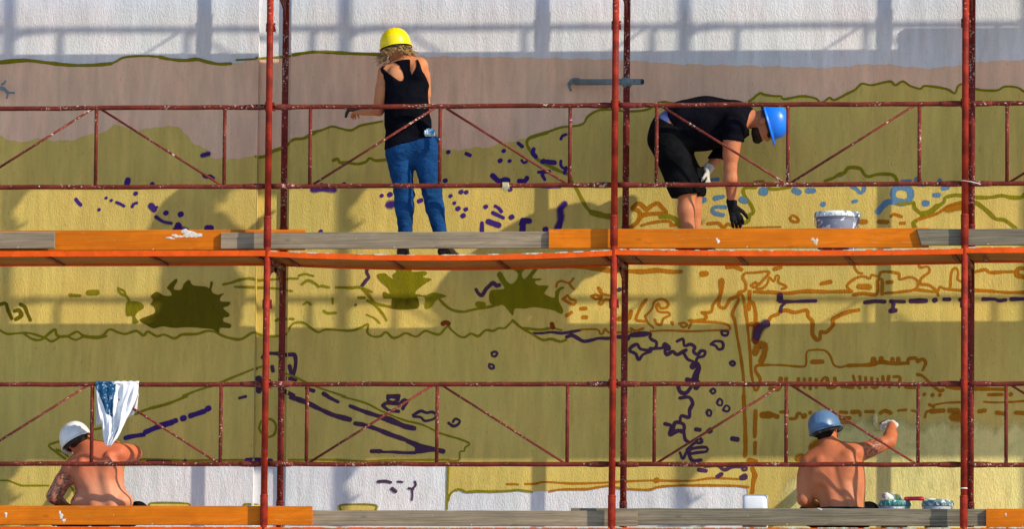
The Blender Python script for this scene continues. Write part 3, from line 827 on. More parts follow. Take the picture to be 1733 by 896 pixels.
for zi, (z0, z1, ln) in enumerate(LEVELS):
    for X in LINES:
        f = make_frame(X, z0, z1, 'red steel scaffold frame of the %s lift, standing %s' % (ln, LNAME[X]), zi == 0)
        f.location.x = X

# diagonals and rails: one welded lattice guardrail per bay
VOFF = (.295, 1.235, 2.172)


def guardrail(X, zt, inv, label, right=2.5):
    """inv: True = struts meet at the top middle, False = at the bottom middle"""
    Y = .046; zb = zt - .573
    g_ = thing('guardrail_frame', (X, Y, zb), label, 'guardrail', 'lattice guardrails of red steel tube')
    for z, nm in ((zt, 'top_rail'), (zb, 'bottom_rail')):
        m = MB()
        xs = np.linspace(.03, right - .03, 14)
        sag = rs.uniform(-.0025, .0025, 14)
        m.tube([(X + x, Y, z + s_) for x, s_ in zip(xs, sag)], .0172, 12); rail = m.build(nm, M_RAIL, g_)
        for e, sg in ((.03, 1), (right - .03, -1)):
            if e < right - .01 or sg > 0:
                m = MB(); m.tube([(X + e - sg * .02, Y - .006, z), (X + e + sg * .05, Y - .004, z), (X + e + sg * .13, Y, z), (X + e + sg * .16, Y, z)], [.0185, .0225, .0205, .0175], 10)
                m.build('hook_end', M_BRACE, rail)
    for o in VOFF:
        if o < right:
            m = MB(); m.tube([(X + o, Y, zb), (X + o, Y, zt)], .0135, 10); m.build('upright', M_RAIL, g_)
    for k in (0, 1):
        a, b = VOFF[k], VOFF[k + 1]
        top_right = (k == 0) == inv
        p = (X + a + .02, Y, (zb if top_right else zt - .01) + .01); q = (X + b - .02, Y, (zt - .01 if top_right else zb) + .01)
        m = MB(); m.tube([p, q], .0088, 8); m.build('strut', M_BRACE, g_)


BAYS = [(-5.0, 'at the left picture edge'), (-2.5, 'between the left and middle posts'), (0.0, 'between the middle and right posts'), (2.5, 'at the right picture edge')]
for X, nm in BAYS:
    guardrail(X, 7.835, X in (-5.0, -2.5, 2.5), 'spattered red lattice guardrail of the upper deck ' + nm)
    guardrail(X, 5.835, X != 2.5, 'spattered red lattice guardrail of the lower deck ' + nm)
    guardrail(X, 9.835, X != 0.0, 'red lattice guardrail of the deck above the picture, ' + nm)


def deck(X, zt, label, sag, crust):
    d = thing('deck_panel', (X + 1.25, .36, zt), label, 'scaffold deck', 'scaffold decks of orange framed plywood')
    x0, x1 = X + .006, X + 2.494
    n = 26
    dz = [-sag * 4 * (i / n) * (1 - i / n) for i in range(n + 1)]

    def strip(y0, y1, za, zb, mat, name, jag=0):
        m = MB(); vs = []; fs = []
        for i in range(n + 1):
            x = x0 + (x1 - x0) * i / n; z = zt + dz[i]
            vs += [(x, y0, z + za), (x, y1, z + za), (x, y1, z + zb + jag * rs.rand()), (x, y0, z + zb + jag * rs.rand())]
            if i:
                for k in range(4):
                    a = 4 * (i - 1) + k; b = 4 * (i - 1) + (k + 1) % 4
                    fs.append((a, b, b + 4, a + 4))
        fs += [(3, 2, 1, 0), (4 * n, 4 * n + 1, 4 * n + 2, 4 * n + 3)]
        m.add(vs, fs); return m.build(name, mat, d)
    strip(-.022 + .0, -.012, -.036, .004, M_RIM, 'front_rim')
    strip(.712, .722, -.036, .004, M_RIM, 'rear_rim')
    strip(-.010, .3495, -.020, -.002, M_PLY, 'board'); strip(.352, .710, -.020, -.002, M_PLY, 'board')
    for k in range(4):
        xx = X + .1 + k * .766
        if xx > x1 - .05: continue
        m = MB(); zz = zt - sag * 4 * ((xx - x0) / 2.43) * (1 - (xx - x0) / 2.43)
        m.box(xx, xx + .03, -.009, .709, zz - .034, zz - .0215); m.build('cross_bar', M_BRACE, d)
    if crust:
        m = MB(); vs = []; fs = []; N = 300; prev = None
        nz = np.interp(np.arange(N + 1), np.arange(0, N + 1, 5), rs.rand(N // 5 + 1))
        for i in range(N + 1):
            x = x0 + .02 + (x1 - x0 - .04) * i / N; t = (x - x0) / (x1 - x0)
            z = zt + .0045 - sag * 4 * t * (1 - t); h = max(0, nz[i] - crust) * .012 + .005 * rs.rand() * (nz[i] > crust)
            vs += [(x, -.0235, z - h * .7), (x, -.024, z + h * .45), (x, .02, z + h * .5)]
            if i and h > .0008: 
                for k in range(2):
                    a = 3 * (i - 1) + k; fs.append((a, a + 3, a + 4, a + 1))
        m.add(vs, fs); tag(m.build('plaster_crust', M_CRUST, d), None, None, kind='stuff')


deck(-5.0, DECK_U + .004, 'bright clean orange rimmed deck of the upper level at the left picture edge', .0, 0)
deck(-2.5, DECK_U, 'sagging orange deck the woman stands on, white crust on its rim', .032, .42)
deck(0.0, DECK_U + .006, 'orange deck under the bending man, plaster crust along its rim', .012, .38)
deck(2.5, DECK_U + .012, 'deck of the upper level at the right picture edge', .0, .5)
deck(-5.0, DECK_L, 'lower orange deck that the man in the white helmet sits on', .0, .55)
deck(-2.5, DECK_L - .002, 'lower orange deck below the grey toe board in the bay left of centre', .0, .35)
deck(0.0, DECK_L, 'lower orange deck that the man in the blue grey helmet sits on', .0, .35)
deck(2.5, DECK_L + .004, 'lower deck at the right picture edge behind an orange toe board', .0, .35)
for X, nm in BAYS:
    deck(X, DECK_T, 'deck of the level above the picture, ' + nm, .0, 0)


def board(px0, px1, y0, y1, Y, label, mat, jag=(0, 0), th=.028, tilt=0.0, group='toe boards on edge along the decks'):
    """a plank on edge; px/py = its corners in the photograph on its own plane"""
    a = at(px0, (y0 + y1) / 2, Y); b = at(px1, (y0 + y1) / 2, Y)
    zt = at((px0 + px1) / 2, y0, Y)[2]; zb = at((px0 + px1) / 2, y1, Y)[2]
    L = b[0] - a[0]; h = zt - zb
    cx = (a[0] + b[0]) / 2
    t = thing('toe_board', (cx, Y, zb), label, 'toe board', group)
    m = MB(); vs = []; fs = []; n = max(8, int(L / .12))
    for i in range(n + 1):
        x = -L / 2 + L * i / n
        e = rs.uniform(-.002, .002) if mat is not M_ORANGE else rs.uniform(-.0008, .0008)
        x0 = x1 = x
        if i == 0 and jag[0]: x0, x1 = x + .02, x - .05 * jag[0]
        if i == n and jag[1]: x0, x1 = x - .05 * jag[1], x + .02
        b_ = .003
        ring = [(x0, 0, b_), (x0, b_, 0), (x0, th - b_, 0), (x0, th, b_), (x1, th, h - b_ + e), (x1, th - b_, h + e), (x1, b_, h + e), (x1, 0, h - b_ + e)]
        if jag[0] and i == 0:
            ring = [(x + .030, 0, b_), (x + .030, b_, 0), (x + .022, th - b_, 0), (x + .022, th, b_), (x - .012, th, h - b_), (x - .012, th - b_, h), (x - .004, b_, h), (x - .004, 0, h - b_)]
        vs += ring
        if i:
            for k in range(8):
                a_ = 8 * (i - 1) + k; c_ = 8 * (i - 1) + (k + 1) % 8
                fs.append((a_, c_, c_ + 8, a_ + 8))
    fs += [tuple(range(7, -1, -1)), tuple(8 * n + k for k in range(8))]
    m.add(vs, fs); o = m.build('plank', mat, None)
    o.parent = t
    o.rotation_euler.y = tilt
    return t, (cx, Y, zb, L, h)


def splash(t, px, py, Y, r, mat, sq=.6, seed=0):
    """a dried blob of paint or plaster on a board's face"""
    c = at(px, py, Y); rr = np.random.RandomState(seed + int(px)); m = MB(); n = 18
    ph = rr.rand(3) * 6
    vs = [(c[0], c[1] - .0016, c[2])]
    for j, (q, d) in enumerate(((.7, -.0014), (1.0, .0))):
        for k in range(n):
            a = 2 * math.pi * k / n; w_ = r * q * (1 + .35 * math.sin(2 * a + ph[0]) + .25 * math.sin(3 * a + ph[1]) + .15 * math.sin(7 * a + ph[2]))
            vs.append((c[0] + w_ * math.cos(a), c[1] + d, c[2] + w_ * sq * math.sin(a)))
    fs = [(0, 1 + (k + 1) % n, 1 + k) for k in range(n)] + [(1 + k, 1 + (k + 1) % n, 1 + n + (k + 1) % n, 1 + n + k) for k in range(n)]
    m.add(vs, fs, True); m.build('plaster_splash', mat, t)


M_SPLASH = plain('white_splash', (.70, .66, .60), .8, .3, 60, .2)
b1, _ = board(-60, 92, 392.5, 421, .060, 'short grey plank laid over the orange toe board at the upper left edge', M_GREY)
b2, _ = board(-25, 516, 389.5, 424, .116, 'orange toe board with a white smear behind the left post of the upper deck', M_ORANGE)
b3, _ = board(374, 934, 393, 421, .086, 'long weathered grey toe board below the woman in jeans', M_GREY)
b4, _ = board(929, 1572, 387, 420, .056, 'orange toe board in front of the bending man', M_ORANGE)
b5, _ = board(1553, 1762, 387.5, 415.5, .027, 'dark grey plank with a broken end at the upper right post', M_GREYD, jag=(1, 0), th=.026)
b6, _ = board(-40, 528, 857, 889.5, .030, 'long orange toe board in front of the man in the white helmet', M_ORANGE)
b7, _ = board(490, 1078, 865, 891, .060, 'pale grey toe board of the lower deck left of the middle post', M_GREY)
b8, _ = board(966, 1671, 861.5, 890.5, .092, 'dark grey toe board in front of the man in the blue grey helmet', M_GREYD)
b9, _ = board(1669, 1762, 862, 894, .060, 'orange toe board at the lower right corner', M_ORANGE)
for px, py, r, sq in ((300, 400, .035, .35), (318, 396, .05, .5), (330, 397, .045, .45), (288, 403, .03, .25)): splash(b2, px, py, .1155, r, M_SPLASH, sq)
splash(b4, 1381, 410, .0555, .017, M_CRUST, 1.1); splash(b4, 1376, 406, .0555, .014, M_CRUST, 1); splash(b4, 1215, 408, .0555, .012, M_SPLASH, 1.6)
for px, py, r, sq in ((10, 872, .012, 1.2), (103, 873, .012, 2.4), (108, 882, .01, 1.6), (1702, 872, .008, 1)): splash(b6 if px < 900 else b9, px, py, .0295 if px < 900 else .0595, r, M_SPLASH, sq)
splash(b8, 1388, 862.5, .0915, .016, M_SPLASH, .4)
# rear toe board on the level above, out of the picture: its shade darkens the top right of the wall
m = MB(); m.box(-.95, 1.3, -.014, .014, 0, .155, .003)
tb = thing('toe_board', (3.62, .705, DECK_T + .004), 'grey toe board on the wall side of the deck above the picture', 'toe board', 'toe boards on edge along the decks')
o = m.build('plank', M_GREY, None); o.parent = tb

# grey tie tubes clamped to the rear posts
M_TIE = painted_steel('grey_galvanised', (.20, .26, .29), .66, .75, .4)


def tie(px_r, px_l, py_r, py_l, Ypost, label, hook=True):
    Yr, Yl = .60, .985
    R_ = Vector(at(px_r, py_r, Yr)); L_ = Vector(at(px_l + 13, py_l, Yl))
    t = thing('wall_tie', R_, label, 'tie tube', 'grey tie tubes clamped to the rear posts')
    m = MB(); m.tube([R_, L_], .0225, 14); m.build('tube', M_TIE, t)
    m = MB(); d = (R_ - L_).normalized()
    m.tube([R_ - d * .001, R_ + d * .002], [.019, .019], 14); m.tube([R_ - d * .07 - Vector((0, .0235, 0)), R_ - d * .07 - Vector((0, .0262, 0))], .008, 10)
    m.build('bore', plain('dark_bore', (.02, .02, .02), .8, .1), t)
    h = Vector(at(px_l + 13, py_l, Yl)); e = Vector(at(px_l, py_l, Yl + .02))
    m = MB(); m.tube([h + Vector((.02, 0, .016)), h + Vector((-.015, 0, .022)), e + Vector((.02, 0, .012)), e + Vector((0, .005, -.012)), e + Vector((.006, .01, -.035)), e + Vector((.018, .02, -.062))], [.014, .012, .011, .010, .010, .009], 10)
    m.tube([h, e + Vector((.012, 0, -.002)), e + Vector((.0, .03, -.004)), e + Vector((.01, .06, -.006))], [.016, .010, .009, .009], 8)
    m.build('hook', M_TIE, t)
    return t


def coupler(t, px, py, Yp):
    c = Vector(at(px, py, Yp)); m = MB()
    m.lathe(c + Vector((0, .05, -.03)), [(.0246, 0), (.033, .001), (.033, .058), (.0246, .059)], 14)
    m.lathe(c + Vector((.03, 0, 0)), [(.0228, -.062), (.032, -.06), (.032, -.004), (.0228, -.002)], 14, axis=(1, 0, 0))
    m.box(c.x - .02, c.x + .02, c.y + .01, c.y + .04, c.z - .02, c.z + .02, .004)
    m.tube([c + Vector((-.004, -.03, .03)), c + Vector((-.004, -.03, -.045))], .007, 8)
    m.build('coupler', M_TIE, t)


t1 = tie(1087, 962, 138.5, 139, .73, 'grey steel tie tube with a hooked end at the middle post')
coupler(t1, 1060, 138.6, .680)
t2 = tie(-40, 3, 150, 150, .73, 'end of a grey tie hook at the left picture edge') if False else None
tt = thing('wall_tie', at(0, 150, .97), 'end of a bent tie hook at the left picture edge', 'tie tube', 'grey tie tubes clamped to the rear posts')
m = MB(); p = [Vector(at(x, y, .98)) for x, y in ((-70, 146), (-6, 148), (6, 150), (15, 157), (25, 157))]
m.tube(p, [.0215, .0215, .014, .009, .008], 10); m.build('tube', M_TIE, tt)
m = MB(); m.tube([Vector(at(x, y, .96)) for x, y in ((2, 143), (7, 141), (10, 136))], [.009, .008, .006], 8); m.tube([Vector(at(x, y, .97)) for x, y in ((9, 152), (13, 160), (11, 167))], [.010, .008, .007], 8); m.build('hook', M_TIE, tt)

# small rags and strings on the rails
M_RAG = cloth('pale_rag', (.58, .52, .32), .2, .6)
c = at(856, 314.5, .046)
rg = thing('rag', (c[0], .046, c[2]), 'pale paint stiffened rag stuck on the rail right of the woman', 'rag')
m = MB()
for k in range(5):
    x = c[0] + (k - 2) * .009; m.tube([(x, .024, c[2] + .022), (x + .003, .022, c[2] - .005), (x + .004 * (k - 2), .023, c[2] - .03 - .012 * (2 - abs(k - 2)))], [.005, .0075, .003], 7)
m.build('rag_cloth', M_RAG, rg)
M_STR = plain('white_string', (.78, .76, .72), .8, .1)
for (xa, ya), (xb, yb), nm in (((1629, 305.5), (1660, 312), 'white string tied round the right post at the upper guardrail'), ((1624, 826.5), (1637, 827.5), 'white tape round the right post above the lower deck')):
    st = thing('string', at(xa, ya, -.03), nm, 'string'); m = MB()
    A, B = Vector(at(xa, ya, -.0275)), Vector(at(xb, yb, -.0275))
    if xb > 1650: m.tube([A + Vector((-.012, .03, 0)), A, (A + B) / 2 + Vector((0, 0, .004)), B], .003, 6)
    else: m.lathe((2.5, 0, (A.z + B.z) / 2), [(.0245, -.004), (.0262, -.003), (.0262, .003), (.0245, .004)], 16)
    m.build('loop', M_STR, st)

# ------------------------------------------------------------------ bodies: smooth distance fields turned into one continuous skin


def V3(p): return np.array(p, float)


def unit(v): v = V3(v); return v / np.linalg.norm(v)


class Body:
    def __init__(s): s.ops = []

    def C(s, a, b, ra, rb, k=.03, flat=1.0, n=None, sub=False):
        s.ops.append(('C', V3(a), V3(b), ra, rb, k, flat, None if n is None else unit(n), sub)); return s

    def E(s, c, r, ax=None, k=.03, sub=False):
        R_ = np.eye(3) if ax is None else np.array(ax)      # rows = axes
        s.ops.append(('E', V3(c), V3(r), R_, k, sub)); return s

    def bounds(s, pad=.06):
        lo = np.full(3, 1e9); hi = -lo
        for o in s.ops:
            if o[-1]: continue
            if o[0] == 'C':
                r = max(o[3], o[4]) * max(1, o[6]); q = np.array([o[1] - r, o[2] - r, o[1] + r, o[2] + r])
            else:
                r = max(o[2]); q = np.array([o[1] - r, o[1] + r])
            lo = np.minimum(lo, q.min(0)); hi = np.maximum(hi, q.max(0))
        return lo - pad, hi + pad

    def field(s, h, ax=None):
        if ax is None:
            lo, hi = s.bounds()
            ax = [np.arange(lo[i], hi[i] + h, h, dtype=np.float32) for i in range(3)]
        lo = [float(a[0]) for a in ax]
        F = np.full([len(a) for a in ax], .3, np.float32)
        for o in s.ops:
            if o[0] == 'C':
                _, a, b, ra, rb, k, flat, n, sub = o
                r = max(ra, rb) * max(1, flat) + k + .05
                l_, h_ = np.minimum(a, b) - r, np.maximum(a, b) + r
            else:
                _, c, rr, R_, k, sub = o
                r = max(rr) + k + .05; l_, h_ = c - r, c + r
            sl = tuple(slice(max(0, int((l_[i] - lo[i]) / h)), max(0, min(len(ax[i]), int((h_[i] - lo[i]) / h) + 2))) for i in range(3))
            X, Y, Z = ax[0][sl[0]][:, None, None], ax[1][sl[1]][None, :, None], ax[2][sl[2]][None, None, :]
            if X.size == 0 or Y.size == 0 or Z.size == 0: continue
            if o[0] == 'C':
                d = b - a; L2 = max(float(d @ d), 1e-9)
                t = np.clip(((X - a[0]) * d[0] + (Y - a[1]) * d[1] + (Z - a[2]) * d[2]) / L2, 0, 1)
                qx, qy, qz = X - a[0] - t * d[0], Y - a[1] - t * d[1], Z - a[2] - t * d[2]
                l2 = qx * qx + qy * qy + qz * qz
                if flat != 1.0:
                    pn = qx * n[0] + qy * n[1] + qz * n[2]
                    l2 = l2 + pn * pn * (1 / flat ** 2 - 1)
                D = np.sqrt(l2) - (ra + (rb - ra) * t)
            else:
                px, py, pz = X - c[0], Y - c[1], Z - c[2]
                k0 = 0; k1 = 0
                for i in range(3):
                    q = px * R_[i, 0] + py * R_[i, 1] + pz * R_[i, 2]
                    k0 = k0 + (q / rr[i]) ** 2; k1 = k1 + (q / rr[i] ** 2) ** 2
                k0 = np.sqrt(k0); D = k0 * (k0 - 1) / np.maximum(np.sqrt(k1), 1e-6)
            A = F[sl]
            if sub:
                D = -D; hh = np.clip(.5 - .5 * (D - A) / k * -1, 0, 1) if False else np.clip(.5 + .5 * (D - A) / k, 0, 1)
                F[sl] = A * (1 - hh) + D * hh + k * hh * (1 - hh)
            else:
                hh = np.clip(.5 + .5 * (A - D) / k, 0, 1)
                F[sl] = A * (1 - hh) + D * hh - k * hh * (1 - hh)
        return F, ax


def nets(F, ax):
    """surface nets of F < 0"""
    s = F < 0
    c = sum(s[i:s.shape[0] - 1 + i, j:s.shape[1] - 1 + j, k:s.shape[2] - 1 + k].astype(np.int8) for i in (0, 1) for j in (0, 1) for k in (0, 1))
    act = (c > 0) & (c < 8)
    I = np.argwhere(act)
    idx = np.full(act.shape, -1, np.int64); idx[act] = np.arange(len(I))
    acc = np.zeros((len(I), 3)); cnt = np.zeros(len(I))
    corners = [(i, j, k) for i in (0, 1) for j in (0, 1) for k in (0, 1)]
    val = {q: F[I[:, 0] + q[0], I[:, 1] + q[1], I[:, 2] + q[2]].astype(float) for q in corners}
    for p in corners:
        for a in range(3):
            if p[a]: continue
            q = list(p); q[a] = 1; q = tuple(q)
            va, vb = val[p], val[q]; m = (va < 0) != (vb < 0)
            t = np.where(m, va / np.where(m, va - vb, 1), 0)
            for d in range(3):
                acc[:, d] += np.where(m, p[d] + (t if d == a else 0), 0)
            cnt += m
    h = np.array([a[1] - a[0] for a in ax]); lo = np.array([a[0] for a in ax])
    V = lo + (I + acc / cnt[:, None]) * h
    Q = []
    for a in range(3):
        o = [d for d in range(3) if d != a]
        sl0 = [slice(None)] * 3; sl1 = [slice(None)] * 3
        sl0[a] = slice(0, -1); sl1[a] = slice(1, None)
        s0, s1 = s[tuple(sl0)], s[tuple(sl1)]
        E_ = np.argwhere(s0 != s1)
        E_ = E_[(E_[:, o[0]] > 0) & (E_[:, o[1]] > 0) & (E_[:, o[0]] < F.shape[o[0]] - 1) & (E_[:, o[1]] < F.shape[o[1]] - 1)]
        if not len(E_): continue
        fl = s0[E_[:, 0], E_[:, 1], E_[:, 2]]
        vs_ = []
        for du, dv in ((-1, -1), (0, -1), (0, 0), (-1, 0)):
            G = E_.copy(); G[:, o[0]] += du; G[:, o[1]] += dv
            vs_.append(idx[G[:, 0], G[:, 1], G[:, 2]])
        q = np.stack(vs_, 1)
        flip = fl if a != 1 else ~fl
        q = np.where(flip[:, None], q, q[:, ::-1])
        Q.append(q)
    Q = np.vstack(Q); Q = Q[(Q >= 0).all(1)]
    return V, Q


def relax(V, Q, it=2, f=.5):
    n = len(V)
    for _ in range(it):
        A = np.zeros((n, 3)); c = np.zeros(n)
        for i in range(4):
            for j in (1, 3):
                np.add.at(A, Q[:, i], V[Q[:, (i + j) % 4]]); np.add.at(c, Q[:, i], 1)
        V = V + f * (A / np.maximum(c, 1)[:, None] - V)
    return V


def skin_mesh(name, parts, mat, parent, it=2):
    """parts: list of (F, axes) joined into one mesh"""
    Vs = []; Qs = []; o = 0
    for F, ax in parts:
        V, Q = nets(F, ax); V = relax(V, Q, it)
        Vs.append(V); Qs.append(Q + o); o += len(V)
    return raw(name, np.vstack(Vs), np.vstack(Qs), mat, parent)


def poly2d(ax, pts, Yp):
    """signed distance (x, z) to a polygon given in photo pixels on plane Yp, for a grid"""
    P = np.array([at(x, y, Yp) for x, y in pts])[:, [0, 2]]
    X, Z = ax[0][:, None].astype(float), ax[2][None, :].astype(float)
    d = np.full((len(ax[0]), len(ax[2])), 1e9); ins = np.zeros_like(d, bool)
    n = len(P)
    for i in range(n):
        a, b = P[i], P[(i + 1) % n]; e = b - a
        t = np.clip(((X - a[0]) * e[0] + (Z - a[1]) * e[1]) / (e @ e), 0, 1)
        d = np.minimum(d, (X - a[0] - t * e[0]) ** 2 + (Z - a[1] - t * e[1]) ** 2)
        cr = (a[1] > Z) != (b[1] > Z)
        xi = a[0] + (Z - a[1]) / (e[1] if abs(e[1]) > 1e-9 else 1e-9) * e[0]
        ins ^= cr & (X < xi)
    d = np.sqrt(d); d[ins] *= -1
    return d[:, None, :].astype(np.float32)


def ycut(ax, y): return (ax[1][None, :, None] - np.float32(y))


def wrinkle(ax, amp, sc, seed=0):
    r = np.random.RandomState(seed)
    X, Y, Z = ax[0][:, None, None], ax[1][None, :, None], ax[2][None, None, :]
    w_ = 0
    for i in range(5):
        k = r.randn(3) * sc * np.array([.6, .6, 1.2]); p = r.rand() * 6
        w_ = w_ + np.sin(k[0] * X + k[1] * Y + k[2] * Z + p + 1.5 * np.sin(X * sc * .31 + Z * sc * .4 + i))
    return (w_ * amp / 3).astype(np.float32)


def frame_of(u, f):
    """up u, forward f -> side, forward, up (orthonormal rows)"""
    u = unit(u); f = V3(f); f = unit(f - u * (f @ u)); s_ = np.cross(f, u)
    return np.array([s_, f, u])


def add_head(B, c, u, f, s=1.0, beard=False):
    A = frame_of(u, f); S, F_, U = A; c = V3(c)

    def L(x, y, z): return c + s * (S * x + F_ * y + U * z)
    B.E(L(0, -.008, .02), (.077 * s, .096 * s, .098 * s), A, .02)          # skull
    B.E(L(0, .038, -.055), (.058 * s, .056 * s, .062 * s), A, .03)          # face and jaw
    B.E(L(0, .074, -.093), (.026 * s, .022 * s, .020 * s), A, .03)          # chin
    B.C(L(0, .088, .006), L(0, .108, -.036), .009 * s, .014 * s, .015)       # nose
    B.C(L(-.036, .082, .018), L(.036, .082, .018), .011 * s, .011 * s, .015)  # brow
    B.C(L(-.018, .090, -.062), L(.018, .090, -.062), .007 * s, .007 * s, .008)  # lips
    for sg in (-1, 1):
        B.E(L(sg * .034, .078, -.020), (.018 * s, .012 * s, .014 * s), A, .012)   # cheek
        B.E(L(sg * .031, .096, .001), (.015 * s, .012 * s, .010 * s), A, .012, True)  # eye hollow
        B.E(L(sg * .080, -.006, -.018), (.009 * s, .021 * s, .032 * s), A, .008)     # ear
        B.E(L(sg * .088, -.002, -.016), (.006 * s, .011 * s, .018 * s), A, .006, True)
    return A, L


def eyes(L, S, parent, mats):
    for sg in (-1, 1):
        m = MB(); c = Vector(L(sg * .031, .083, .001))
        m.lathe(c - Vector((0, 0, .0105)), [(.0105 * math.sin(math.pi * k / 8), .0105 * (1 - math.cos(math.pi * k / 8))) for k in range(9)], 12)
        m.build('eye', mats, parent)


def hand_ops(B, w_, d, n, s=1.0, curl=.5, spread=1.0, side=1, thumb=.6):
    """palm, four unequal bent fingers and a thumb; w_ wrist, d finger direction, n palm side"""
    d = unit(d); n = V3(n); n = unit(n - d * (n @ d)); t = np.cross(d, n) * side; w_ = V3(w_)
    B.C(w_ - d * .03 * s, w_ + d * .012 * s, .026 * s, .024 * s, .015, .8, n)
    B.C(w_ + d * .02 * s - t * .012 * s, w_ + d * .075 * s - t * .020 * s, .020 * s, .017 * s, .014, .7, n)
    B.C(w_ + d * .02 * s + t * .012 * s, w_ + d * .078 * s + t * .016 * s, .021 * s, .018 * s, .014, .7, n)
    for i, (o, l) in enumerate(((-.030, .056), (-.010, .070), (.011, .074), (.031, .066))):
        p = w_ + d * (.082 - .006 * abs(i - 2)) * s + t * o * s
        a = 0
        for j, (fr, r0, r1) in enumerate(((.46, .0098, .0090), (.31, .0090, .0082), (.23, .0082, .0066))):
            a += curl * (.75, .95, .7)[j] + .06 * i
            dd = d * math.cos(a) + n * math.sin(a) + t * o * .9 * spread
            q = p + unit(dd) * l * 1.15 * fr * s
            B.C(p, q, r0 * s, r1 * s, .005); p = q
    p = w_ + d * .022 * s + t * .024 * s
    for j, (l, r0, r1) in enumerate(((.042, .0135, .0112), (.032, .0112, .0098), (.026, .0098, .0075))):
        a = thumb * (1 - .25 * j)
        dd = d * (.62 + .18 * j) + t * a + n * (.35 + .25 * j) * (curl + .3)
        q = p + unit(dd) * l * s
        B.C(p, q, r0 * s, r1 * s, .006); p = q


def helmet(parent, c, u, f, mat, s=1.0, peak=.05, name='hard_hat', ridges=True, dark=None):
    A = frame_of(u, f); S, F_, U = A; c = V3(c)
    rx, ry, rz = .112 * s, .136 * s, .128 * s
    m = MB(); vs = []; fs = []; NP, NT_ = 56, 20
    for i in range(NT_ + 1):
        th = (i / NT_) * (math.pi / 2 + .10)
        for k in range(NP):
            ph = 2 * math.pi * k / NP; cx, cy = math.cos(ph), math.sin(ph)
            st = math.sin(th) ** .86; ct = math.cos(th)
            ct = math.copysign(abs(ct) ** .92, ct)
            rr = 1.0
            x, y, z = rx * st * cx, ry * st * cy, rz * ct
            if ridges and th < 1.35:
                for off in (-.032, 0, .032):
                    rr += .018 * math.exp(-((x / s - off) / .006) ** 2) * math.cos(th) ** .6 * (1 if cy < .95 else 1)
            x, y, z = x * rr, y * rr, z * rr
            vs.append(c + S * x + F_ * y + U * z)
    # flared rim and peak
    for rad, drop in ((.006, .003), (.010, .007), (.007, .011)):
        for k in range(NP):
            ph = 2 * math.pi * k / NP; cx, cy = math.cos(ph), math.sin(ph)
            pk = peak * s * max(0, cy) ** 2.2
            vs.append(c + S * (rx + rad) * cx + F_ * ((ry + rad) * cy + pk * (1 if rad > .011 else .9)) - U * (rz * .095 + drop * s + pk * .25 - .010 * max(0, -cy) * 0))
    n = NT_ + 4
    for i in range(n - 1):
        for k in range(NP):
            fs.append((i * NP + k, i * NP + (k + 1) % NP, (i + 1) * NP + (k + 1) % NP, (i + 1) * NP + k))
    m.add(vs, fs, True)
    o = m.build(name, mat, parent)
    md = o.modifiers.new('thickness', 'SOLIDIFY'); md.thickness = .003; md.offset = -1
    # headband and cradle below the shell
    m = MB(); vs = []; fs = []
    for z, q in ((-.004, .90), (-.030, .86), (-.042, .82), (-.043, .78), (-.004, .80)):
        for k in range(NP):
            ph = 2 * math.pi * k / NP
            vs.append(c + S * rx * q * math.cos(ph) + F_ * ry * q * math.sin(ph) + U * z * s)
    for i in range(4):
        for k in range(NP): fs.append((i * NP + k, i * NP + (k + 1) % NP, (i + 1) * NP + (k + 1) % NP, (i + 1) * NP + k))
    m.add(vs, fs, True)
    hb = m.build('headband', dark, o)
    m = MB(); b = c - F_ * ry * .86 - U * .030 * s
    m.lathe(b, [(.0, .022), (.013, .020), (.016, .012), (.016, 0)], 12, axis=-F_); m.build('ratchet_knob', dark, o)
    return o, A

# ------------------------------------------------------------------ people
SK_W = skin('skin_tan', (.56, .225, .10), (.50, .17, .07))
M_DARK = plain('helmet_inner', (.015, .015, .018), .7, .2)
M_EYE = plain('eye_white', (.75, .72, .68), .2, .05)
M_BLACKC = cloth('black_cotton', (.0045, .0045, .008), .4, .5)
M_JEANS = cloth('blue_denim', (.010, .052, .160), .2, .8, sc=9)
M_SHORTS = cloth('black_workwear', (.006, .006, .007), .4, .6)
M_SHOE = plain('black_shoe', (.012, .012, .013), .5, .3, 20, .2)
M_GLOVE_B = cloth('black_glove', (.014, .014, .016), .4, .5)
M_GLOVE_W = cloth('white_glove', (.54, .53, .50), .2, .5)


def hat_mat(name, col, rough=.28):
    t = NT(name); n = t.noise((1, 1, 1), 14, 3, .6)
    t.color(t.mix(t.ramp(n, .3, .75), col, mul(col, .82)))
    sc = t.noise((1, 1, 1), 60, 4, .7)
    t.rough(t.ramp(sc, .3, .8, rough, rough + .25)); t.b.inputs['Specular IOR Level'].default_value = .5
    return t.m


def shoe(B, a, d, s=1.0):
    """a = ankle centre on the sole plane, d = toe direction"""
    d = unit(d); a = V3(a)
    B.C(a - d * .055 + V3((0, 0, .042)), a + d * .06 + V3((0, 0, .040)), .040 * s, .042 * s, .02)
    B.C(a + d * .06 + V3((0, 0, .034)), a + d * .165 + V3((0, 0, .028)), .044 * s, .034 * s, .02, .8, (0, 0, 1))
    B.C(a + V3((0, 0, .05)), a + V3((0, 0, .115)), .042 * s, .044 * s, .02)


def floor_cut(F, ax, z): return np.maximum(F, (z - ax[2])[None, None, :].astype(np.float32))


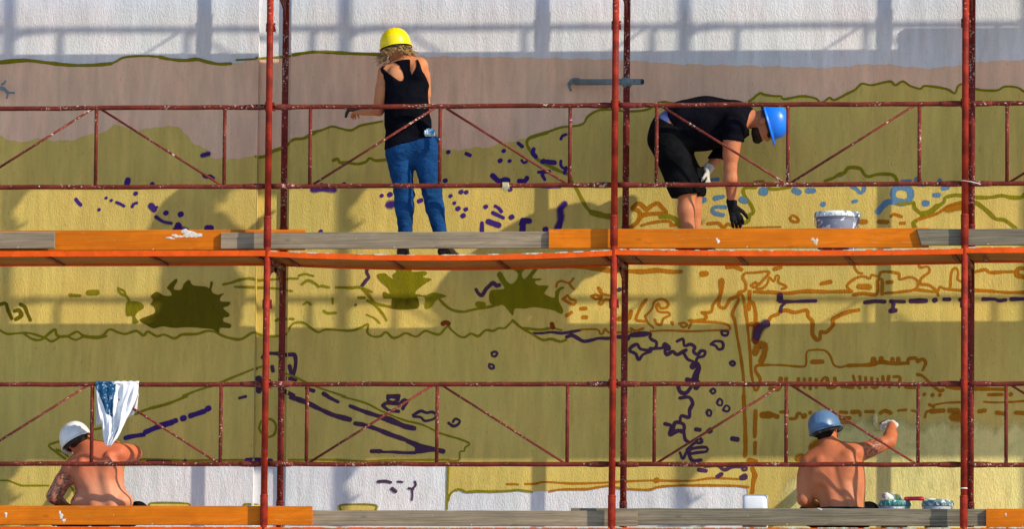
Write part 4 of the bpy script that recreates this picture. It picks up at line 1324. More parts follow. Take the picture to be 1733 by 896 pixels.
# ---- the woman in the yellow helmet
Zd = DECK_U - .024
T = thing('person', at(705, 430, .225), 'woman seen from behind in a yellow hard hat, black racerback top and blue jeans', 'person')
Y0 = .225
J = at
up = (0, 0, 1)
wb = Body()
yy = (0, 1, 0)
wb.C(J(689, 128, Y0), J(690, 172, Y0), .128, .120, .03, .70, yy)
wb.C(J(690, 172, Y0), J(690, 196, Y0), .120, .122, .05, .74, yy)
wb.C(J(690, 196, Y0), J(697, 236, Y0), .122, .162, .06, .70, yy)
wb.C(J(684, 250, Y0), J(714, 248, Y0), .120, .122, .05, .85, yy)
wb.E(J(679, 248, Y0 - .05), (.088, .075, .088), None, .05); wb.E(J(719, 246, Y0 - .05), (.088, .075, .088), None, .05)
wb.C(J(655, 121, Y0), J(710, 110, Y0), .048, .050, .04)
wb.C(J(685, 107, Y0 - .005), J(680, 90, Y0 + .02), .054, .050, .03)
wb.C(J(684, 104, Y0 - .01), J(659, 117, Y0), .036, .042, .03); wb.C(J(684, 103, Y0 - .01), J(707, 108, Y0), .036, .042, .03)
wb.E(J(668, 128, Y0 - .075), (.05, .03, .06), None, .04); wb.E(J(706, 122, Y0 - .075), (.05, .03, .06), None, .04)
wb.C(J(690, 112, Y0 - .105), J(690, 190, Y0 - .10), .012, .012, .03, sub=True)
# arms
eL, wL = J(641, 187, Y0 + .04), J(612, 190, Y0 + .18)
wb.C(J(650, 122, Y0), eL, .045, .037, .03); wb.C(J(646, 150, Y0 - .0), J(643, 175, Y0 + .02), .042, .038, .03)
wb.C(eL, wL, .038, .025, .02)
eR, wR = J(719, 178, Y0 + .10), J(690, 190, Y0 + .28)
wb.C(J(713, 112, Y0), eR, .047, .038, .03); wb.C(J(719, 128, Y0 + .02), J(721, 160, Y0 + .07), .040, .036, .02); wb.C(eR, wR, .037, .025, .02)
# legs
kL, aL = J(684, 328, Y0 - .01), J(686, 398, Y0 + .02)
kR, aR = J(731, 326, Y0 - .01), J(745, 396, Y0 + .02)
wb.C(J(676, 262, Y0), kL, .094, .060, .03); wb.C(J(721, 260, Y0), kR, .094, .062, .03)
wb.C(kL, J(685, 352, Y0 - .012), .058, .058, .03); wb.C(J(685, 352, Y0 - .01), aL, .057, .042, .03)
wb.C(kR, J(736, 352, Y0 - .012), .060, .057, .03); wb.C(J(736, 352, Y0 - .01), aR, .056, .042, .03)
hc = J(671, 78, Y0 + .022)
A, L = add_head(wb, hc, (-.22, .28, .94), (-.18, .9, -.42), .98)
F, ax = wb.field(.0085)
Z = ax[2][None, None, :]; X = ax[0][:, None, None]
hb = Body(); hand_ops(hb, wL, unit(J(596, 189, Y0 + .27) - wL), (.2, .3, -1), .92, .55, 1, -1)
hb2 = Body(); hand_ops(hb2, wR, (-.75, .6, .1), (.3, .3, -1), .92, .6, 1, 1)
body = skin_mesh('body', [(F, ax), hb.field(.0045), hb2.field(.0045)], SK_W, T)
eyes(L, A, T, M_EYE)
# top: racerback
zhem = J(690, 246, Y0)[2]
tw = Body()
tw.ops = list(wb.ops)
G = np.minimum(F - .009 + wrinkle(ax, .0035, 26, 3), F - .004)
# loose shirt: own torso volume, wider than the body at the waist
lt = Body()
lt.C(J(689, 150, Y0), J(688, 198, Y0), .150, .152, .03, .68, yy); lt.C(J(688, 198, Y0), J(697, 246, Y0), .152, .192, .05, .66, yy)
F2, _ = lt.field(.0085, ax)
F2 = F2 + wrinkle(ax, .005, 22, 5)
hh = np.clip(.5 + .5 * (F2 - G) / .03, 0, 1); G = F2 * (1 - hh) + G * hh - .03 * hh * (1 - hh)
hem = poly2d(ax, [(640, 100), (760, 96), (760, 226), (738, 232), (700, 240), (664, 250), (646, 252), (630, 250)], Y0 - .1)
G = np.maximum(G, hem)
back = poly2d(ax, [(642.5, 116), (646, 112), (667, 104), (675, 101.5), (696, 99.5), (702, 99), (707, 100), (713, 112), (718, 126), (724, 138), (727.5, 148), (730, 260), (640, 262), (651, 150), (650.5, 138), (647, 128)], Y0 - .06)
scoopL = poly2d(ax, [(647.5, 114), (655, 108), (666, 105), (675, 110), (681, 121), (684, 130), (683, 137), (676, 137), (667, 131), (656, 123)], Y0 - .08)
scoopR = poly2d(ax, [(694.5, 98), (702, 97), (705.5, 106), (705, 115), (698.5, 127), (695, 119)], Y0 - .06)
yb = ycut(ax, Y0 + .01)
front = np.maximum(-yb, poly2d(ax, [(655, 125), (672, 128), (690, 136), (706, 128), (712, 120), (722, 150), (730, 260), (640, 262), (652, 150)], Y0 + .08))
straps = np.maximum(-yb, np.minimum(poly2d(ax, [(644, 114), (655, 112), (662, 140), (650, 140)], Y0), poly2d(ax, [(701, 102), (711, 100), (716, 130), (704, 130)], Y0)))
bk = np.maximum(np.maximum(yb, back), np.maximum(-scoopL, -scoopR))
reg = np.minimum(np.minimum(bk, front), straps)
G = np.maximum(G, reg)
# keep the arms bare
armL = np.maximum(poly2d(ax, [(590, 122), (650, 126), (650.5, 150), (650.5, 215), (590, 215)], Y0), -99)
G = np.maximum(G, -armL)
armR = poly2d(ax, [(728, 100), (714, 104), (719, 124), (726, 142), (729, 150), (760, 150), (760, 100)], Y0)
G = np.maximum(G, -armR)
skin_mesh('tank_top', [(G, ax)], M_BLACKC, T, 2)
# jeans
G = np.minimum(F - .0075 + wrinkle(ax, .0035, 52, 8) * (1.1 * np.exp(-((Z - kL[2]) / .12) ** 2) + .6), F - .004)
G = np.maximum(G, poly2d(ax, [(620, 258), (650, 252), (690, 242), (735, 229), (770, 222), (770, 440), (620, 440)], Y0 - .1))
G = np.maximum(G, J(690, 402, Y0)[2] - Z)
G = np.maximum(G, -poly2d(ax, [(560, 150), (652, 150), (652, 232), (560, 232)], Y0))
skin_mesh('jeans', [(G, ax)], M_JEANS, T, 1)
for a_, d_ in ((J(682, 425, Y0 + .02), (-.10, 1, 0)), (J(755, 425, Y0 + .02), (.30, 1, 0))):
    sb = Body(); a_ = V3((a_[0], a_[1], DECK_U - .024)); shoe(sb, a_, d_); F_, ax_ = sb.field(.006); skin_mesh('shoe', [(floor_cut(F_, ax_, DECK_U - .027), ax_)], M_SHOE, T)
hat, A = helmet(T, J(669.5, 77, Y0 + .022), (-.16, .10, .98), (-.12, .95, -.12), hat_mat('yellow_shell', (1.0, .77, .002)), .97, .05, dark=M_DARK)
# curly hair
M_HAIR = NT('blond_hair'); M_HAIR.color(M_HAIR.mix(M_HAIR.ramp(M_HAIR.noise((1, 1, 1), 28, 2, .5), .35, .65), (.16, .085, .030), (.50, .31, .12))); M_HAIR.rough(.5)
m = MB(); S_, F_, U_ = A; hr = np.random.RandomState(5)
for i in range(330):
    ph = hr.uniform(-math.pi * 1.02, math.pi * .04) if i % 6 else hr.uniform(0, math.pi)
    side_ = abs(math.cos(ph))
    st = V3(J(671, 83, Y0 + .022)) + S_ * .086 * math.cos(ph) + F_ * .100 * math.sin(ph) + U_ * hr.uniform(-.025, .012)
    ln_ = hr.uniform(.035, .095) * (.42 + .68 * side_ ** 1.2)
    out = unit(S_ * math.cos(ph) + F_ * math.sin(ph)); p0 = hr.rand() * 6; amp = hr.uniform(.005, .015); fr = hr.uniform(1.0, 2.6)
    fl_ = hr.uniform(.0, .05) * (.4 + side_)
    pts = []
    for k in range(10):
        t = k / 9
        q = st - V3((0, 0, 1)) * ln_ * (t - .12 * t * t) + out * (.006 + fl_ * t * t + .012 * math.sin(t * 2.6)) + amp * t ** .6 * (V3((math.cos(p0 + t * fr * 6), math.sin(p0 + t * fr * 6), .5 * math.sin(p0 * 2 + t * fr * 7))))
        pts.append(q)
    w_ = hr.uniform(.5, .85)
    m.tube(pts, [w_ * q for q in (.0035, .0042, .0044, .0044, .0042, .004, .0036, .003, .0022, .001)], 5)
m.build('curly_hair', M_HAIR.m, T)
# black brush tool in her hand, rag in the pocket
tl = thing('paint_brush', J(612, 189, Y0 + .22), 'slim black brush with a bent tip held out by the woman', 'brush')
m = MB(); pts = [J(628, 190, Y0 + .20), J(610, 187, Y0 + .23), J(589, 186.5, Y0 + .28)]
m.tube(pts, [.010, .011, .010], 8); m.build('handle', M_SHOE, tl)
m = MB(); m.tube([J(590, 186, Y0 + .28), J(587, 191, Y0 + .29), J(585, 199, Y0 + .295)], [.012, .013, .009], 8); m.build('bent_tip', M_SHOE, tl)
M_RAGB = NT('cyan_rag'); M_RAGB.color(M_RAGB.mix(M_RAGB.ramp(M_RAGB.noise((1, 1, 1), 60, 2, .5), .42, .58), (.02, .30, .62), (.62, .72, .78))); M_RAGB.rough(.9)
pr = thing('rag', J(727, 224, Y0 - .12), 'bright blue and white rag tucked into the back pocket of the jeans', 'rag')
m = MB()
hr = np.random.RandomState(3)
for k in range(8):
    a = V3(J(721 + k * 1.9, 230, Y0 - .122)); b = V3(J(719.5 + k * 2.1 + hr.uniform(-1, 1), 217 + hr.uniform(0, 5), Y0 - .142))
    m.tube([a, (a + b) / 2 + V3((hr.uniform(-.006, .006), -.008, 0)), b], [.007, .010, .006], 6)
m.build('rag_cloth', M_RAGB.m, pr)

# ---- the bending man in the blue helmet
T = thing('person', J(1165, 430, .42), 'bending man in black T-shirt, black shorts and a bright blue hard hat', 'person')
Y0 = .40
mb_ = Body()
n_ = (0, 1, 0)
mb_.C(J(1134, 224, Y0), J(1160, 212, Y0), .138, .155, .05, 1.15, n_)
mb_.C(J(1160, 212, Y0), J(1196, 207, Y0), .158, .160, .06, 1.12, n_)
mb_.C(J(1196, 207, Y0), J(1238, 204, Y0), .160, .128, .06, 1.2, n_)
mb_.E(J(1178, 218, Y0), (.15, .15, .125), None, .06)
mb_.C(J(1243, 210, Y0 - .165), J(1246, 202, Y0 + .165), .070, .070, .06)
mb_.E(J(1127, 230, Y0 - .08), (.09, .10, .12), None, .06); mb_.E(J(1127, 228, Y0 + .08), (.09, .10, .12), None, .06)
mb_.C(J(1250, 196, Y0), J(1284, 203, Y0), .068, .060, .04)
sN, eN, wN = J(1243, 216, Y0 - .19), J(1236, 284, Y0 - .17), J(1239, 346, Y0 - .10)
mb_.C(sN, eN, .068, .046, .04); mb_.C(J(1238, 240, Y0 - .19), J(1236, 262, Y0 - .18), .060, .054, .03)
mb_.C(eN, J(1237, 304, Y0 - .155), .047, .049, .02); mb_.C(J(1237, 304, Y0 - .155), wN, .049, .031, .03)
sF, eF, wF = J(1244, 212, Y0 + .19), J(1221, 256, Y0 + .24), J(1197, 289, Y0 + .14)
mb_.C(sF, eF, .064, .045, .04); mb_.C(eF, wF, .046, .031, .03)
hN, kN, aN = J(1128, 236, Y0 - .10), J(1163, 322, Y0 - .09), J(1166, 412, Y0 - .08)
hF, kF, aF = J(1130, 236, Y0 + .10), J(1176, 318, Y0 + .11), J(1178, 410, Y0 + .12)
mb_.C(hN, kN, .112, .072, .05); mb_.C(hF, kF, .110, .070, .05)
mb_.C(kN, J(1162, 356, Y0 - .09), .064, .062, .03); mb_.C(J(1162, 356, Y0 - .09), aN, .062, .044, .03)
mb_.C(kF, J(1172, 356, Y0 + .11), .062, .060, .03); mb_.C(J(1172, 356, Y0 + .11), aF, .060, .044, .03)
hc = J(1298, 209, Y0)
A, L = add_head(mb_, hc, (.94, .0, .34), (.34, -.10, -.94), 1.07)
F, ax = mb_.field(.0085)
X = ax[0][:, None, None]; Z = ax[2][None, None, :]; Yg = ax[1][None, :, None]
SK_M = skin('skin_ruddy', (.50, .185, .085), (.46, .135, .06))
skin_mesh('body', [(F, ax)], SK_M, T)
eyes(L, A, T, M_EYE)
# T-shirt
G = np.minimum(F - .012 + wrinkle(ax, .005, 20, 2), F - .004)
far = Body(); far.C(J(1150, 216, Y0), J(1186, 210, Y0), .150, .178, .04, 1.1, n_); far.C(J(1186, 210, Y0), J(1240, 206, Y0), .178, .152, .04, 1.1, n_)
F2, _ = far.field(.0085, ax)
F2 = F2 + wrinkle(ax, .007, 17, 12)
hh = np.clip(.5 + .5 * (F2 - G) / .03, 0, 1); G = F2 * (1 - hh) + G * hh - .03 * hh * (1 - hh)
reg = poly2d(ax, [(1133, 150), (1128, 186), (1133, 203), (1150, 224), (1166, 246), (1178, 262), (1224, 262), (1224, 240), (1262, 243), (1266, 226), (1263, 212), (1268, 190), (1274, 178), (1262, 150)], Y0 - .1)
G = np.maximum(G, reg)
skin_mesh('t_shirt', [(G, ax)], M_BLACKC, T, 2)
# shorts
G = np.minimum(F - .014 + wrinkle(ax, .007, 24, 7), F - .004)
lw = Body(); lw.C(J(1128, 240, Y0 - .09), J(1159, 318, Y0 - .09), .112, .118, .03); lw.C(J(1132, 240, Y0 + .10), J(1168, 318, Y0 + .11), .108, .112, .03)
F2, _ = lw.field(.0085, ax)
F2 = F2 + wrinkle(ax, .006, 26, 9)
hh = np.clip(.5 + .5 * (F2 - G) / .04, 0, 1); G = F2 * (1 - hh) + G * hh - .04 * hh * (1 - hh)
reg = poly2d(ax, [(1090, 196), (1110, 196), (1128, 207), (1150, 218), (1172, 238), (1182, 262), (1188, 290), (1190, 326), (1160, 330), (1128, 338), (1090, 338)], Y0 - .12)
G = np.maximum(G, reg)
skin_mesh('shorts', [(G, ax)], M_SHORTS, T, 2)
# blue waistband between shirt and shorts
G = np.maximum(F - .006, poly2d(ax, [(1108, 202), (1112, 184), (1124, 178), (1138, 200), (1132, 212)], Y0 - .1))
skin_mesh('waistband', [(G, ax)], cloth('blue_waistband', (.09, .12, .30), .2, .3), T, 1)
for a_, d_ in ((aN, (1, -.15, 0)), (aF, (1, .25, 0))):
    sb = Body(); shoe(sb, V3((a_[0], a_[1], DECK_U - .004)), d_, 1.1); F_, ax_ = sb.field(.006); skin_mesh('shoe', [(floor_cut(F_, ax_, DECK_U + .000), ax_)], M_SHOE, T)
gb = Body(); hand_ops(gb, V3(wN) + V3((0, 0, -.012)), unit(J(1251, 381, Y0 - .06) - V3(wN)), (-.25, .9, .1), 1.22, .34, 1, 1, .5)
gb.C(J(1239, 343, Y0 - .11), V3(wN) + V3((.004, .006, -.03)), .037, .030, .01)
skin_mesh('work_glove', [gb.field(.004)], M_GLOVE_B, T, 1)
gb = Body(); hand_ops(gb, wF, unit(J(1200, 324, Y0 + .10) - V3(wF)), (-1, .0, -.2), 1.05, .45, 1, -1, .5)
gb.C(J(1201, 284, Y0 + .155), wF, .035, .032, .01)
skin_mesh('work_glove', [gb.field(.004)], M_GLOVE_W, T, 1)
hat, A2 = helmet(T, J(1305.5, 206, Y0), (.955, .0, .29), (.29, -.06, -.955), hat_mat('blue_shell', (.004, .19, .88)), .96, .034, dark=M_DARK)
# short dark hair, beard, sunglasses
M_HAIRD = cloth('dark_hair', (.040, .024, .015), .4, .6)
hbod = Body(); hbod.ops = []
S_, F_, U_ = A
hbod.E(V3(hc) - F_ * .012 + U_ * .018, (.082, .100, .100), A, .01)
Fh, axh = hbod.field(.006)
Xh, Yh, Zh = axh[0][:, None, None] - hc[0], axh[1][None, :, None] - hc[1], axh[2][None, None, :] - hc[2]
fy = Xh * F_[0] + Yh * F_[1] + Zh * F_[2]; uz = Xh * U_[0] + Yh * U_[1] + Zh * U_[2]
Fh = np.maximum(Fh + wrinkle(axh, .002, 160, 1), np.maximum(fy - .035, -uz - .045 + np.maximum(0, fy) * .9).astype(np.float32))
skin_mesh('hair', [(Fh, axh)], cloth('cropped_grey_hair', (.10, .075, .06), .4, .6), T, 1)
bd = Body(); bd.E(L(0, .042, -.070), (.065, .062, .058), A, .02); bd.E(L(0, .080, -.102), (.034, .030, .028), A, .02)
Fb, axb = bd.field(.006)
Xb, Yb, Zb = axb[0][:, None, None] - hc[0], axb[1][None, :, None] - hc[1], axb[2][None, None, :] - hc[2]
fy = Xb * F_[0] + Yb * F_[1] + Zb * F_[2]; uz = Xb * U_[0] + Yb * U_[1] + Zb * U_[2]
Fb = np.maximum(Fb + wrinkle(axb, .003, 150, 4), (uz + .068 - np.maximum(0, .06 - fy) * .25).astype(np.float32)); Fb = np.maximum(Fb, (-.005 - fy).astype(np.float32))
skin_mesh('beard', [(Fb, axb)], M_HAIRD, T, 1)
m = MB()
for sg in (-1, 1):
    vs = [L(sg * x, y, z) for x, y, z in ((.006, .103, .012), (.030, .103, .016), (.058, .088, .014), (.062, .080, -.004), (.052, .088, -.022), (.028, .102, -.024), (.010, .106, -.012))]
    m.add(list(vs) + [v - F_ * .006 for v in vs], [tuple(range(7)), tuple(range(13, 6, -1))] + [(i, (i + 1) % 7, 7 + (i + 1) % 7, 7 + i) for i in range(7)])
    m.tube([L(sg * .060, .082, .006), L(sg * .078, .04, .006), L(sg * .082, -.004, .002)], .004, 6)
m.tube([L(-.008, .106, .008), L(.008, .106, .008)], .004, 6)
m.build('sunglasses', plain('dark_lens', (.01, .01, .012), .15, .1), T)
# small white scuffs of paint on his shorts are flat marks
M_SC = plain('teal_scuff', (.45, .60, .58), .7, .3, 30)
# red tipped spray nozzle in his gloved hand
rt = thing('spray_cap', J(1254, 381, Y0), 'small red cap pinched in the black gloved hand of the bending man', 'spray cap')
m = MB(); m.tube([J(1249, 378, Y0 - .02), J(1255, 382, Y0 + .0)], [.014, .012], 10); m.build('cap', plain('red_plastic', (.62, .03, .03), .35, .1), rt)
m = MB(); m.tube([J(1255, 382, Y0), J(1258, 384, Y0 + .01)], [.006, .005], 8); m.build('nozzle', M_GLOVE_W, rt)


# ---- the two shirtless men sitting on the lower deck
def man_hair(T, hc, A, mat, low=-.075, scale=1.0, side=.02):
    S_, F_, U_ = A
    b = Body(); b.E(V3(hc) - F_ * .010 + U_ * .012, (.083 * scale, .102 * scale, .104 * scale), A, .01); b.E(V3(hc) - F_ * .055 - U_ * .045, (.060, .045, .055), A, .03)
    F, ax = b.field(.006)
    x, y, z = ax[0][:, None, None] - hc[0], ax[1][None, :, None] - hc[1], ax[2][None, None, :] - hc[2]
    fy = x * F_[0] + y * F_[1] + z * F_[2]; uz = x * U_[0] + y * U_[1] + z * U_[2]
    F = np.maximum(F + wrinkle(ax, .003, 140, 2), np.maximum(fy - side, low - uz + np.maximum(0, fy + .03) * 1.1).astype(np.float32))
    skin_mesh('hair', [(F, ax)], mat, T, 1)


Y0 = .36
ZD = DECK_L
T = thing('person', (J(168, 890, Y0)[0], Y0, ZD), 'shirtless man in a white hard hat with reddened back, seated on the lower deck', 'person')
b = Body()
b.C(J(174, 872, Y0), J(172, 845, Y0), .180, .168, .05, .74, yy)
b.C(J(172, 845, Y0), J(166, 806, Y0), .165, .170, .05, .70, yy)
b.C(J(166, 806, Y0), J(160, 782, Y0), .178, .150, .05, .64, yy)
b.C(J(122, 796, Y0), J(200, 768, Y0), .060, .062, .05)
b.C(J(154, 765, Y0 - .01), J(128, 785, Y0), .050, .055, .05); b.C(J(154, 762, Y0 - .01), J(190, 765, Y0), .052, .060, .05)
b.C(J(153, 768, Y0), J(141, 746, Y0 + .02), .066, .062, .035)
b.E(J(141, 803, Y0 - .095), (.065, .030, .080), None, .05); b.E(J(184, 792, Y0 - .095), (.065, .030, .080), None, .05)
b.E(J(139, 852, Y0), (.085, .10, .06), None, .05); b.E(J(206, 850, Y0), (.085, .10, .065), None, .05)
for q_ in ((152, 815, 160, 862), (178, 808, 190, 858)): b.C(J(q_[0], q_[1], Y0 - .085), J(q_[2], q_[3], Y0 - .098), .040, .040, .03)
b.C(J(137, 782, Y0 - .10), J(146, 818, Y0 - .10), .020, .022, .03); b.C(J(184, 770, Y0 - .10), J(180, 806, Y0 - .10), .020, .022, .03)
b.C(J(120, 792, Y0 - .055), J(140, 786, Y0 - .09), .022, .016, .03); b.C(J(203, 768, Y0 - .05), J(184, 772, Y0 - .09), .022, .016, .03)
b.C(J(161, 784, Y0 - .142), J(174, 868, Y0 - .155), .012, .017, .026, sub=True)
b.C(J(138, 838, Y0 - .13), J(118, 834, Y0 - .04), .006, .008, .016, sub=True); b.C(J(196, 832, Y0 - .13), J(222, 826, Y0 - .03), .006, .008, .016, sub=True)
eL, wL = J(91, 841, Y0 + .02), J(118, 866, Y0 + .22)
b.C(J(117, 799, Y0), eL, .062, .050, .04); b.C(J(106, 815, Y0), J(98, 830, Y0 + .01), .056, .052, .03); b.C(eL, wL, .048, .032, .03)
eR, wR = J(227, 768, Y0 + .18), J(208, 762, Y0 + .43)
b.C(J(201, 768, Y0 + .01), eR, .064, .052, .04); b.C(J(212, 765, Y0 + .08), J(222, 767, Y0 + .14), .058, .054, .03); b.C(eR, wR, .050, .032, .03)
b.C(J(150, 882, Y0 + .02), J(98, 874, Y0 + .28), .092, .066, .05); b.C(J(98, 874, Y0 + .28), J(150, 889, Y0 + .31), .062, .045, .03)
b.C(J(196, 882, Y0 + .02), J(233, 868, Y0 + .24), .092, .068, .05); b.C(J(233, 868, Y0 + .24), J(180, 889, Y0 + .33), .062, .045, .03)
hc = J(131, 746, Y0 + .035)
A, L = add_head(b, hc, (-.50, .18, .84), (-.30, .88, -.36), 1.0)
F, ax = b.field(.009)
Z = ax[2][None, None, :]
F = np.maximum(F, (ZD + .004 - Z).astype(np.float32))
h1 = Body(); hand_ops(h1, wL, (.7, .6, -.35), (-.2, -.3, -1), 1.05, .5, 1, 1)
h2 = Body(); hand_ops(h2, wR, (-.35, .9, .1), (-.9, -.4, -.2), 1.05, .8, 1, 1)
SK_A = skin('skin_sunburnt', (.60, .255, .145), (.56, .195, .105), (tuple(J(95, 832, Y0)), .20), (J(160, 845, Y0)[2], J(160, 770, Y0)[2], (.52, .135, .060)))
skin_mesh('body', [(F, ax), h1.field(.005), h2.field(.005)], SK_A, T)
eyes(L, A, T, M_EYE)
G = np.minimum(F - .012 + wrinkle(ax, .006, 24, 4), F - .004)
G = np.maximum(G, Z - (J(170, 859, Y0)[2]) - np.maximum(0, ax[1][None, :, None] - Y0 - .02).astype(np.float32) * 1.2)
G = np.maximum(G, (.0 + J(100, 900, Y0)[2] * 0 + ZD + .002 - Z).astype(np.float32))
armcut = Body(); armcut.ops = [o for o in b.ops if o[0] == 'C' and (np.allclose(o[1], eL) or np.allclose(o[2], eL) or np.allclose(o[1], J(106, 815, Y0)))]
Fa, _ = armcut.field(.009, ax)
G = np.maximum(G, -(Fa - .02))
skin_mesh('trousers', [(G, ax)], M_SHORTS, T, 1)
for a_, d_ in ((J(158, 893, Y0 + .32), (.9, .3, 0)), (J(176, 893, Y0 + .27), (-.9, .3, 0))):
    sb = Body(); shoe(sb, V3((a_[0], min(a_[1], .66), ZD + .004)), d_); F_, ax_ = sb.field(.007); skin_mesh('shoe', [(floor_cut(F_, ax_, ZD + .002), ax_)], M_SHOE, T)
M_HBR = cloth('brown_hair', (.035, .022, .015), .4, .6)
man_hair(T, hc, A, M_HBR, -.055, 1.0, .01)
helmet(T, J(128.5, 745, Y0 + .035), (-.46, .14, .87), (-.35, .88, -.30), hat_mat('white_shell', (.80, .81, .82)), 1.0, .035, dark=M_DARK)
tl = thing('paint_brush', wR, 'paint brush held against the purple stripe by the man in the white helmet', 'brush')
p = V3(wR); m = MB(); m.tube([p + V3((-.06, .05, -.03)), p + V3((-.045, .10, .01)), p + V3((-.03, .15, .03))], [.010, .012, .009], 8); m.build('handle', plain('brush_wood', (.35, .19, .07), .5), tl)
m = MB(); m.box(p[0] - .055, p[0] - .005, p[1] + .15, p[1] + .165, p[2] + .015, p[2] + .05, .003); m.build('ferrule', M_STEEL, tl)
m = MB(); m.box(p[0] - .054, p[0] - .006, p[1] + .165, p[1] + .215, p[2] + .018, p[2] + .047, .004); m.build('bristles', plain('purple_bristles', (.06, .02, .15), .8, .2, 60, .5), tl)

Y0 = .37
T = thing('person', (J(1420, 892, Y0)[0], Y0, ZD), 'shirtless dark haired man in a blue grey hard hat reaching out with a white glove', 'person')
b = Body()
b.C(J(1427, 874, Y0), J(1424, 840, Y0), .162, .150, .05, .72, yy)
b.C(J(1424, 840, Y0), J(1414, 800, Y0), .148, .176, .05, .68, yy)
b.C(J(1414, 800, Y0), J(1408, 782, Y0), .178, .150, .05, .62, yy)
b.C(J(1370, 784, Y0), J(1446, 768, Y0), .058, .062, .05)
b.C(J(1405, 762, Y0 - .01), J(1378, 776, Y0), .044, .055, .05); b.C(J(1405, 760, Y0 - .01), J(1438, 765, Y0), .046, .060, .05)
b.C(J(1405, 765, Y0), J(1401, 740, Y0 + .015), .064, .061, .035)
b.E(J(1388, 800, Y0 - .088), (.062, .032, .085), None, .05); b.E(J(1434, 788, Y0 - .092), (.062, .034, .085), None, .05)
b.E(J(1452, 815, Y0 - .01), (.045, .07, .12), None, .06); b.E(J(1380, 820, Y0 - .01), (.045, .07, .10), None, .06)
for q_ in ((1402, 815, 1413, 862), (1427, 808, 1441, 858)): b.C(J(q_[0], q_[1], Y0 - .078), J(q_[2], q_[3], Y0 - .088), .037, .038, .03)
b.C(J(1386, 780, Y0 - .09), J(1396, 816, Y0 - .092), .020, .022, .03); b.C(J(1436, 772, Y0 - .09), J(1434, 805, Y0 - .092), .021, .022, .03)
b.C(J(1368, 782, Y0 - .05), J(1390, 778, Y0 - .085), .022, .015, .03); b.C(J(1450, 766, Y0 - .05), J(1430, 770, Y0 - .085), .022, .015, .03)
b.C(J(1408, 776, Y0 - .128), J(1429, 868, Y0 - .138), .012, .016, .026, sub=True)
eL, wL = J(1361, 846, Y0), J(1394, 866, Y0 + .22)
b.C(J(1366, 788, Y0), eL, .056, .047, .04); b.C(J(1362, 805, Y0), J(1360, 825, Y0), .053, .049, .03); b.C(eL, wL, .046, .031, .03)
eR, wR = J(1505, 748, Y0 + .16), J(1510, 719, Y0 + .38)
b.C(J(1447, 769, Y0 + .01), eR, .064, .044, .04); b.C(J(1462, 765, Y0 + .05), J(1490, 754, Y0 + .13), .056, .048, .03); b.C(eR, J(1507, 738, Y0 + .22), .046, .046, .03); b.C(J(1507, 738, Y0 + .22), wR, .045, .031, .03)
b.C(J(1408, 884, Y0 + .02), J(1368, 872, Y0 + .27), .088, .064, .05); b.C(J(1368, 872, Y0 + .27), J(1415, 888, Y0 + .31), .06, .044, .03)
b.C(J(1444, 884, Y0 + .02), J(1471, 868, Y0 + .20), .088, .066, .05); b.C(J(1471, 868, Y0 + .20), J(1432, 888, Y0 + .33), .06, .044, .03)
hc = J(1397, 724, Y0 + .03)
A, L = add_head(b, hc, (-.16, .06, .98), (.30, .95, .0), 1.0)
F, ax = b.field(.009)
Z = ax[2][None, None, :]
F = np.maximum(F, (ZD + .004 - Z).astype(np.float32))
h1 = Body(); hand_ops(h1, wL, (.7, .6, -.35), (-.2, -.3, -1), 1.05, .5, 1, 1)
SK_B = skin('skin_bronzed', (.54, .205, .100), (.47, .150, .068), (tuple(J(1474, 757, Y0 + .05)), .115), (J(1420, 850, Y0)[2], J(1420, 765, Y0)[2], (.46, .135, .055)))
skin_mesh('body', [(F, ax), h1.field(.005)], SK_B, T)
eyes(L, A, T, M_EYE)
G = np.minimum(F - .012 + wrinkle(ax, .006, 24, 4), F - .004)
G = np.maximum(G, Z - (J(1425, 860, Y0)[2]) - np.maximum(0, ax[1][None, :, None] - Y0 - .02).astype(np.float32) * 1.2)
armcut = Body(); armcut.ops = [o for o in b.ops if o[0] == 'C' and (np.allclose(o[1], eL) or np.allclose(o[2], eL))]
Fa, _ = armcut.field(.009, ax)
G = np.maximum(G, -(Fa - .02))
skin_mesh('trousers', [(G, ax)], M_SHORTS, T, 1)
for a_, d_ in ((J(1414, 893, Y0 + .31), (.9, .3, 0)), (J(1436, 893, Y0 + .27), (-.9, .3, 0))):
    sb = Body(); shoe(sb, V3((a_[0], min(a_[1], .66), ZD + .004)), d_); F_, ax_ = sb.field(.007); skin_mesh('shoe', [(floor_cut(F_, ax_, ZD + .002), ax_)], M_SHOE, T)
M_HBK = cloth('black_hair', (.012, .009, .008), .4, .6)
man_hair(T, hc, A, M_HBK, -.085, 1.0, .03)
bd = Body(); bd.E(L(0, .036, -.066), (.062, .062, .060), A, .02); bd.E(L(0, .080, -.100), (.030, .026, .024), A, .02)
Fb, axb = bd.field(.006); S_, F_, U_ = A
Xb, Yb, Zb = axb[0][:, None, None] - hc[0], axb[1][None, :, None] - hc[1], axb[2][None, None, :] - hc[2]
fy = Xb * F_[0] + Yb * F_[1] + Zb * F_[2]; uz = Xb * U_[0] + Yb * U_[1] + Zb * U_[2]
Fb = np.maximum(Fb + wrinkle(axb, .003, 150, 4), (uz + .045).astype(np.float32)); Fb = np.maximum(Fb, (.0 - fy).astype(np.float32))
skin_mesh('beard', [(Fb, axb)], M_HBK, T, 1)
helmet(T, J(1396, 725, Y0 + .03), (-.30, .06, .95), (.32, .94, .04), hat_mat('blue_grey_shell', (.085, .175, .33)), .99, .045, dark=M_DARK)
gd = unit(J(1487, 713, Y0 + .50) - V3(wR))
gb = Body(); hand_ops(gb, V3(wR), gd, (.1, .5, -.9), 1.05, .75, 1, -1, .5)
gb.C(J(1510, 722, Y0 + .365), wR, .036, .032, .01)
skin_mesh('work_glove', [gb.field(.004)], M_GLOVE_W, T, 1)
